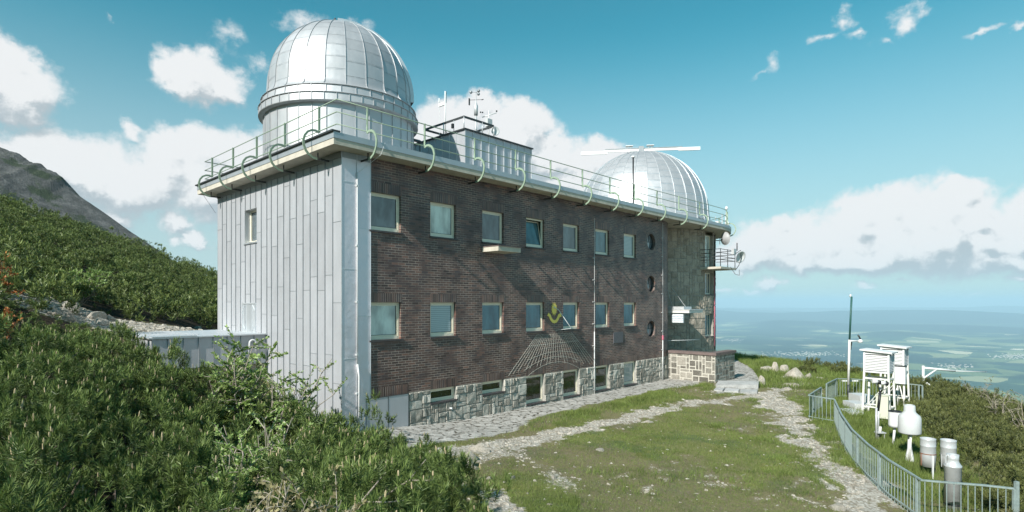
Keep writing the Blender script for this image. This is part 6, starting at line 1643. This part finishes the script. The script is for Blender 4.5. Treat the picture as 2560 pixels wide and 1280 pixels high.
def mass(name, pts, radii, heights, per, tpl, mat, seed, zsink=.15, sc=(.8, 1.25), crr=.26):
    rg = np.random.RandomState(seed); AP = []; AD = []; AS = []
    for (x, y), r, h in zip(pts, radii, heights):
        P, D = bush_pts(per, r, h, rg, .42, .0, 7, crr); P = P + np.array([x, y, gzf(x, y) - zsink]); AP.append(P); AD.append(D); AS.append(rg.uniform(sc[0], sc[1], per) * rg.uniform(.85, 1.15))
    V, t = place(tpl, np.concatenate(AP), np.concatenate(AD), np.concatenate(AS), rg)
    o = tri_obj(name, V, t, mat); o['kind'] = 'stuff'; return o
# --- pine slope
rg = np.random.RandomState(9)
pts = []; rr_ = []; hh_ = []
Yc = 14.0
rows = []
yv = 15.0
while yv < 97:
    st = 1.25 + yv * .010
    xv = -1.02 * yv
    while xv < -.43 * yv:
        x = xv + rg.uniform(-.45, .45) * st; y = yv + rg.uniform(-.45, .45) * st
        g0 = gzf(x, y); px = 1280 + 1420 * x / y; py = 757 - 1420 * g0 / y
        foot = np.interp(px, [-300, 60, 120, 250, 350, 450, 545, 600], [830, 815, 755, 782, 805, 815, 824, 826])
        crest = 64 + (x / y + .9) * 62
        s_, t_ = to_local(x, y)
        if py < foot and y < crest + 4 and not (s_ > -1.5 and t_ < 10.5) and y > 14.5:
            pts.append((x, y)); q = .82 + .006 * y + rg.uniform(-.15, .3); rr_.append(q); hh_.append(rg.uniform(.8, 1.5) * (1 + .003 * y))
        xv += st
    yv += st
print("slope bushes", len(pts))
o = mass("pine_scrub", pts, rr_, hh_, 84, far_t, M['hill_needle'], 3); tag(o, "dense dark green dwarf pine scrub covering the slope left of the building", "pine scrub", kind='stuff')
# --- pines beyond the fence on the valley side
pts = []; rr_ = []; hh_ = []
rg = np.random.RandomState(19)
for y in np.arange(8, 46, .72):
    for x in np.arange(6, 34, .72):
        xx, yy = x + rg.uniform(-.35, .35), y + rg.uniform(-.35, .35); g0 = gzf(xx, yy); px = 1280 + 1420 * xx / yy; py = 757 - 1420 * g0 / yy
        lim = np.interp(py, [940, 975, 1010, 1060, 1100, 1160, 1200, 1280, 1330, 1500], [2330, 2268, 2275, 2300, 2330, 2400, 2440, 2460, 2500, 2600])
        if px > lim and px < 2800 and g0 > -12: pts.append((xx, yy)); rr_.append(.62 + rg.uniform(0, .25)); hh_.append(rg.uniform(.38, .68))
        elif 2000 < px < 2330 and yy > 31.5 and -9 < g0 < -4.0 and rg.rand() < .5: pts.append((xx, yy)); rr_.append(.55); hh_.append(rg.uniform(.3, .6))
print("valley side bushes", len(pts))
o = mass("pine_scrub", pts, rr_, hh_, 90, mid_t, M['slope_needle'], 5, .1, (.8, 1.15), .15); tag(o, "olive green dwarf pine scrub falling away behind the weather instruments", "pine scrub", kind='stuff')

# --- broadleaf shrubs
def shrub(name, label, loc, h, spread, nst, leaf, mat, bark, seed, lean=(0, 0), leaves=26, twig=5, tpx=1.0, group=None):
    rg = random.Random(seed); th_ = thing(name, label, "shrub", loc, 0, group); br = MB(); LV = []; LT = []
    for i in range(nst):
        a = rg.uniform(0, 6.28); e = rg.uniform(.2, 1) * spread; P = []
        hh = h * rg.uniform(.6, 1.0)
        for q in range(7): f = q / 6; P.append(Vector((e * f * math.cos(a) + lean[0] * f * f + rg.uniform(-.03, .03) * h, e * f * math.sin(a) + lean[1] * f * f + rg.uniform(-.03, .03) * h, hh * f - .1)))
        br.tube(P, [.014 * tpx * h * (1 - .8 * k / 6) for k in range(7)], 4)
        for j in range(twig):
            f = rg.uniform(.3, 1); k = min(5, int(f * 6)); b = P[k].lerp(P[k + 1], f * 6 - k) if f * 6 - k < 1 else P[k]
            d = Vector((rg.uniform(-1, 1), rg.uniform(-1, 1), rg.uniform(-.1, .8))).normalized(); l = h * rg.uniform(.12, .28)
            mid = b + d * l * .5 + Vector((0, 0, .02 * h)); en = b + d * l; br.tube([b, mid, en], [.005 * h * tpx, .004 * h * tpx, .002 * h * tpx], 4)
            for m in range(leaves):
                c = b.lerp(en, rg.uniform(.15, 1.05)) ; dd = (d * .5 + Vector((rg.uniform(-1, 1), rg.uniform(-1, 1), rg.uniform(-.3, 1)))).normalized(); w_ = dd.cross(Vector((rg.uniform(-1, 1), rg.uniform(-1, 1), 1))).normalized() * leaf * .28
                l_ = leaf * rg.uniform(.6, 1.15); A_, B_, C_, D_ = c, c + dd * l_ * .45 + w_, c + dd * l_, c + dd * l_ * .45 - w_
                LV += [A_, B_, C_, A_, C_, D_]; LT += [rg.uniform(0, 1)] * 6
    br.build("branch", bark, th_); tri_obj("leaves", np.array([tuple(v) for v in LV]), np.array(LT), mat, th_)
    return th_
def wpos(px, Y, dz=0): x = (px - 1280) / 1420 * Y; return Vector((x, Y, gzf(x, Y) + dz))
shrub("leafy_shrub", "bright green airy shrub rising before the annex wall", wpos(585, 13.2), 2.45, .85, 20, .085, M['leaf'], M['grey_twig'], 1, (.25, 0), 42, 9)
shrub("leafy_shrub", "thin light green shrub with long twigs against the gable cladding", wpos(700, 13.4), 2.4, 1.0, 11, .085, M['leaf'], M['grey_twig'], 2, (.35, 0), 26, 8)
shrub("leafy_shrub", "yellow-green leafy shrub in the middle of the thicket", wpos(650, 8.6), 1.85, .6, 18, .065, M['leaf'], M['grey_twig'], 3, (0, 0), 36, 8)
shrub("leafy_shrub", "low pale green shrub left of the bronze-leaved one", wpos(545, 7.4), 1.45, .5, 14, .065, M['leaf'], M['grey_twig'], 13, (0, 0), 36, 8)
shrub("bronze_shrub", "bronze and brown leaved shrub with arching twigs at the bottom of the thicket", wpos(690, 4.7), 1.42, .55, 20, .055, M['brown_leaf'], M['grey_twig'], 4, (.05, 0), 22, 8, .7)
shrub("leafy_shrub", "bright green shrub at the end of the paving strip next to the pines", wpos(1100, 13.2), .55, .35, 12, .05, M['leaf'], M['grey_twig'], 5, (0, 0), 30, 6)
shrub("leafy_shrub", "yellow-green shrub patch on the pine slope above the rubble", wpos(190, 24), 1.7, 1.3, 22, .11, M['leaf'], M['grey_twig'], 6, (0, 0), 30, 7, .8)
shrub("orange_pine", "orange withered pine sprig, upper of two at the left edge", wpos(14, 17.5), 1.75, .16, 6, .10, M['orange_leaf'], M['bark'], 7, (0, 0), 14, 4, .5)
shrub("orange_pine", "orange withered pine sprig, lower of two at the left edge", wpos(22, 14.5), 1.25, .15, 6, .08, M['orange_leaf'], M['bark'], 8, (0, 0), 14, 4, .5)
for i, (px, Y, h) in enumerate(((2440, 25, 1.3), (2500, 21, 1.5), (2560, 19, 1.7))):
    shrub("bare_shrub", ("half-bare shrub on the skyline above the valley-side pines", "twiggy shrub with thin leaves right of the half-bare one", "sparse brown shrub at the right edge of the skyline")[i], wpos(px, Y), h, .6, 8, .06, M['slope_needle'], M['grey_twig'], 30 + i, (0, 0), 5, 7, .8)
# dead branches showing in the thicket
for i, (px, Y, z) in enumerate(((1010, 8.6, 1.0), (890, 6.2, 1.0))):
    b = wpos(px, Y); e = MB(); rq = random.Random(i)
    e.tube([(-.5, 0, z * .55), (-.2, -.1, z * .75), (.1, -.15, z * .95), (.35, -.1, z * 1.25)], [.022, .02, .014, .006], 6); e.tube([(.1, -.15, z * .95), (.4, -.25, z * .98), (.6, -.3, z * 1.02)], [.012, .009, .004], 5); e.tube([(-.2, -.1, z * .75), (-.3, -.2, z * 1.0), (-.25, -.25, z * 1.2)], [.012, .008, .004], 5)
    o = e.build("dead_branch", M['grey_twig']); o.location = b; tag(o, ("forked grey dead branch showing between pines left of the lawn", "thin grey dead branch in the front pines")[i], "branch")

# --- grass
def grass(name, n, region, hfun, w, seed, label, tintf=None):
    rg = np.random.RandomState(seed); X, Y = region(rg, n)
    Z = gz(X, Y); k = len(X); h = hfun(X, Y, rg); a = rg.rand(k) * 6.28; lean = rg.normal(0, .45, (k, 2)) * h[:, None]
    dx, dy = np.cos(a) * w, np.sin(a) * w; ww = (.5 + .5 * rg.rand(k)) * np.clip(Y / 14, .8, 1.8)
    A = np.stack([X - dx * ww, Y - dy * ww, Z - .01], -1); B_ = np.stack([X + dx * ww, Y + dy * ww, Z - .01], -1); C_ = np.stack([X + lean[:, 0], Y + lean[:, 1], Z + h], -1)
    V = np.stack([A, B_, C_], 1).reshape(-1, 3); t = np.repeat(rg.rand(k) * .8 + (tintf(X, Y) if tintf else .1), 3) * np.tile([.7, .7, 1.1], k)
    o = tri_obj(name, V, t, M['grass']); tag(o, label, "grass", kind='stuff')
def lawn_region(rg, n):
    Y = 9 + 33 * rg.rand(n) ** 1.5; X = (rg.uniform(-.16, .80, n)) * Y
    p, q, r, w = masks(X, Y); s, t = to_local(X, Y)
    keep = (w < .5) & (p + .5 * r < rg.rand(n) * .55 + .10) & (q < .3) & ((t < -.2) | (s > 27)) & (rg.rand(n) < .45 + 1.3 * fbm(X * 1.1 + 3, Y * 1.1, 3) + .3)
    return X[keep], Y[keep]
def lawn_h(X, Y, rg):
    fd = np.minimum(pdist(X, Y, FL), 9); s, t = to_local(X, Y)
    strip = np.exp(-((-t - 2.25) / .45) ** 2) * (s > 1.5) * (s < 19)
    far = sstep(20.5, 22, s)
    return (.028 + .045 * rg.rand(len(X))) * (1 + 2.6 * np.exp(-fd / .6) + 1.7 * strip + 2.2 * far + 1.2 * (fbm(X * .8, Y * .8, 2) > .12))
FL = [gpo(x, y, .86)[:2] for x, y in ((2535, 1222), (2304, 1201), (2222, 1151), (2130, 1075), (2087, 1001), (2022, 989), (2053, 969), (2093, 947))]
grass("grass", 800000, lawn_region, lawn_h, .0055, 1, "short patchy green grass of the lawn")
def tall_region(rg, n):
    Y = rg.uniform(10, 34, n); X = rg.uniform(.50, .86, n) * Y; px = 1280 + 1420 * X / Y; py = 757 - 1420 * gz(X, Y) / Y
    fx = np.interp(py, [940, 960, 1035, 1045, 1090, 1150, 1200, 1250, 1280], [2090, 2060, 2080, 2090, 2120, 2185, 2240, 2300, 2300]); lim = np.interp(py, [940, 975, 1010, 1060, 1100, 1160, 1200, 1280, 1330], [2330, 2280, 2290, 2310, 2340, 2410, 2450, 2480, 2520])
    keep = (px > fx) & (px < lim) & (rg.rand(n) < .5 + fbm(X * 1.5, Y * 1.5, 2) * 2); return X[keep], Y[keep]
grass("tall_grass", 150000, tall_region, lambda X, Y, rg: .10 + .20 * rg.rand(len(X)) * (1 + fbm(X, Y, 2) * 2), .006, 2, "longer lush grass between the fence and the instruments")
def edge_region(rg, n):
    Y = rg.uniform(27, 47, n); X = rg.uniform(.33, .66, n) * Y; g_ = gz(X, Y); s, t = to_local(X, Y); p, q, r, w = masks(X, Y)
    keep = (g_ > -6.5) & (s > 18) & (q < .3) & (np.hypot(s - C2[0], t - C2[1]) > 5) & (rg.rand(n) < .6 + 2 * fbm(X, Y, 2)); return X[keep], Y[keep]
grass("tall_grass", 60000, edge_region, lambda X, Y, rg: .10 + .25 * rg.rand(len(X)), .010, 3, "rough grass along the plateau edge beyond the terrace")
# --- pebbles
def pebbles(name, n, region, size, seed, label, mat):
    rg = np.random.RandomState(seed); X, Y = region(rg, n); k = len(X); Z = gz(X, Y)
    base = np.array([(1, 0, 0), (0, 1, 0), (-1, 0, 0), (0, -1, 0), (.3, .2, .8), (-.4, -.2, .6), (0, 0, -.5)]); F0 = np.array([(0, 1, 4), (1, 2, 4), (2, 5, 4), (2, 3, 5), (3, 0, 5), (0, 4, 5), (0, 6, 1), (1, 6, 2), (2, 6, 3), (3, 6, 0)])
    s = size(X, Y, rg); a = rg.rand(k) * 6.28; S_ = np.stack([s * rg.uniform(.7, 1.4, k), s * rg.uniform(.6, 1, k), s * rg.uniform(.35, .7, k)], -1)
    J = base[None] * S_[:, None] * (1 + rg.uniform(-.25, .25, (k, 7, 3))); c, sn = np.cos(a)[:, None], np.sin(a)[:, None]
    V = np.stack([J[..., 0] * c - J[..., 1] * sn + X[:, None], J[..., 0] * sn + J[..., 1] * c + Y[:, None], J[..., 2] + Z[:, None]], -1).reshape(-1, 3)
    F = (F0[None] + (np.arange(k) * 7)[:, None, None]).reshape(-1, 3); o = np_mesh(name, V, F, mat, False); tag(o, label, "gravel", kind='stuff')
def peb_region(rg, n):
    Y = 9 + 33 * rg.rand(n) ** 1.4; X = rg.uniform(-.2, .62, n) * Y; p, q, r, w = masks(X, Y); s, t = to_local(X, Y)
    keep = (w < .5) & (rg.rand(n) < p * .9 + .02) & (q < .4) & (t < -1.0); return X[keep], Y[keep]
pebbles("gravel", 60000, peb_region, lambda X, Y, rg: .012 + .05 * rg.rand(len(X)) ** 4 + .0006 * Y, 5, "pale pebbles and chips strewn over the paths and lawn", M['rock'])
def rub_region(rg, n):
    X = rg.uniform(-19, -9.5, n); Y = rg.uniform(17.5, 26, n); d = pdist(X, Y, GRAV); s, t = to_local(X, Y); keep = (d < 1.7 + 1.5 * fbm(X, Y, 2)) & ((s < -1.3) | (t > 10)); return X[keep], Y[keep]
pebbles("rubble", 5200, rub_region, lambda X, Y, rg: .035 + .10 * rg.rand(len(X)) ** 3, 6, "pale broken rubble below the pine slope left of the gable", M['rock'])

# ================================================================== the haze over the valley
HZ = True
if HZ:
    hb = MB(); hb.box(-60000, 90000, -3000, 90000, -1400, 430); hz = hb.build("haze", M['white']); hz['kind'] = 'stuff'; hz['label'] = "thin blue air over the valley"; hz['category'] = 'haze'
    hm = bpy.data.materials.new("haze_air"); hm.use_nodes = True; nt = hm.node_tree; nt.nodes.clear(); o_ = nt.nodes.new('ShaderNodeOutputMaterial'); v_ = nt.nodes.new('ShaderNodeVolumePrincipled')
    v_.inputs['Color'].default_value = (.53, .79, .93, 1); v_.inputs['Density'].default_value = 4.8e-5; v_.inputs['Anisotropy'].default_value = -.12
    nt.links.new(v_.outputs[0], o_.inputs['Volume']); hz.data.materials.clear(); hz.data.materials.append(hm)
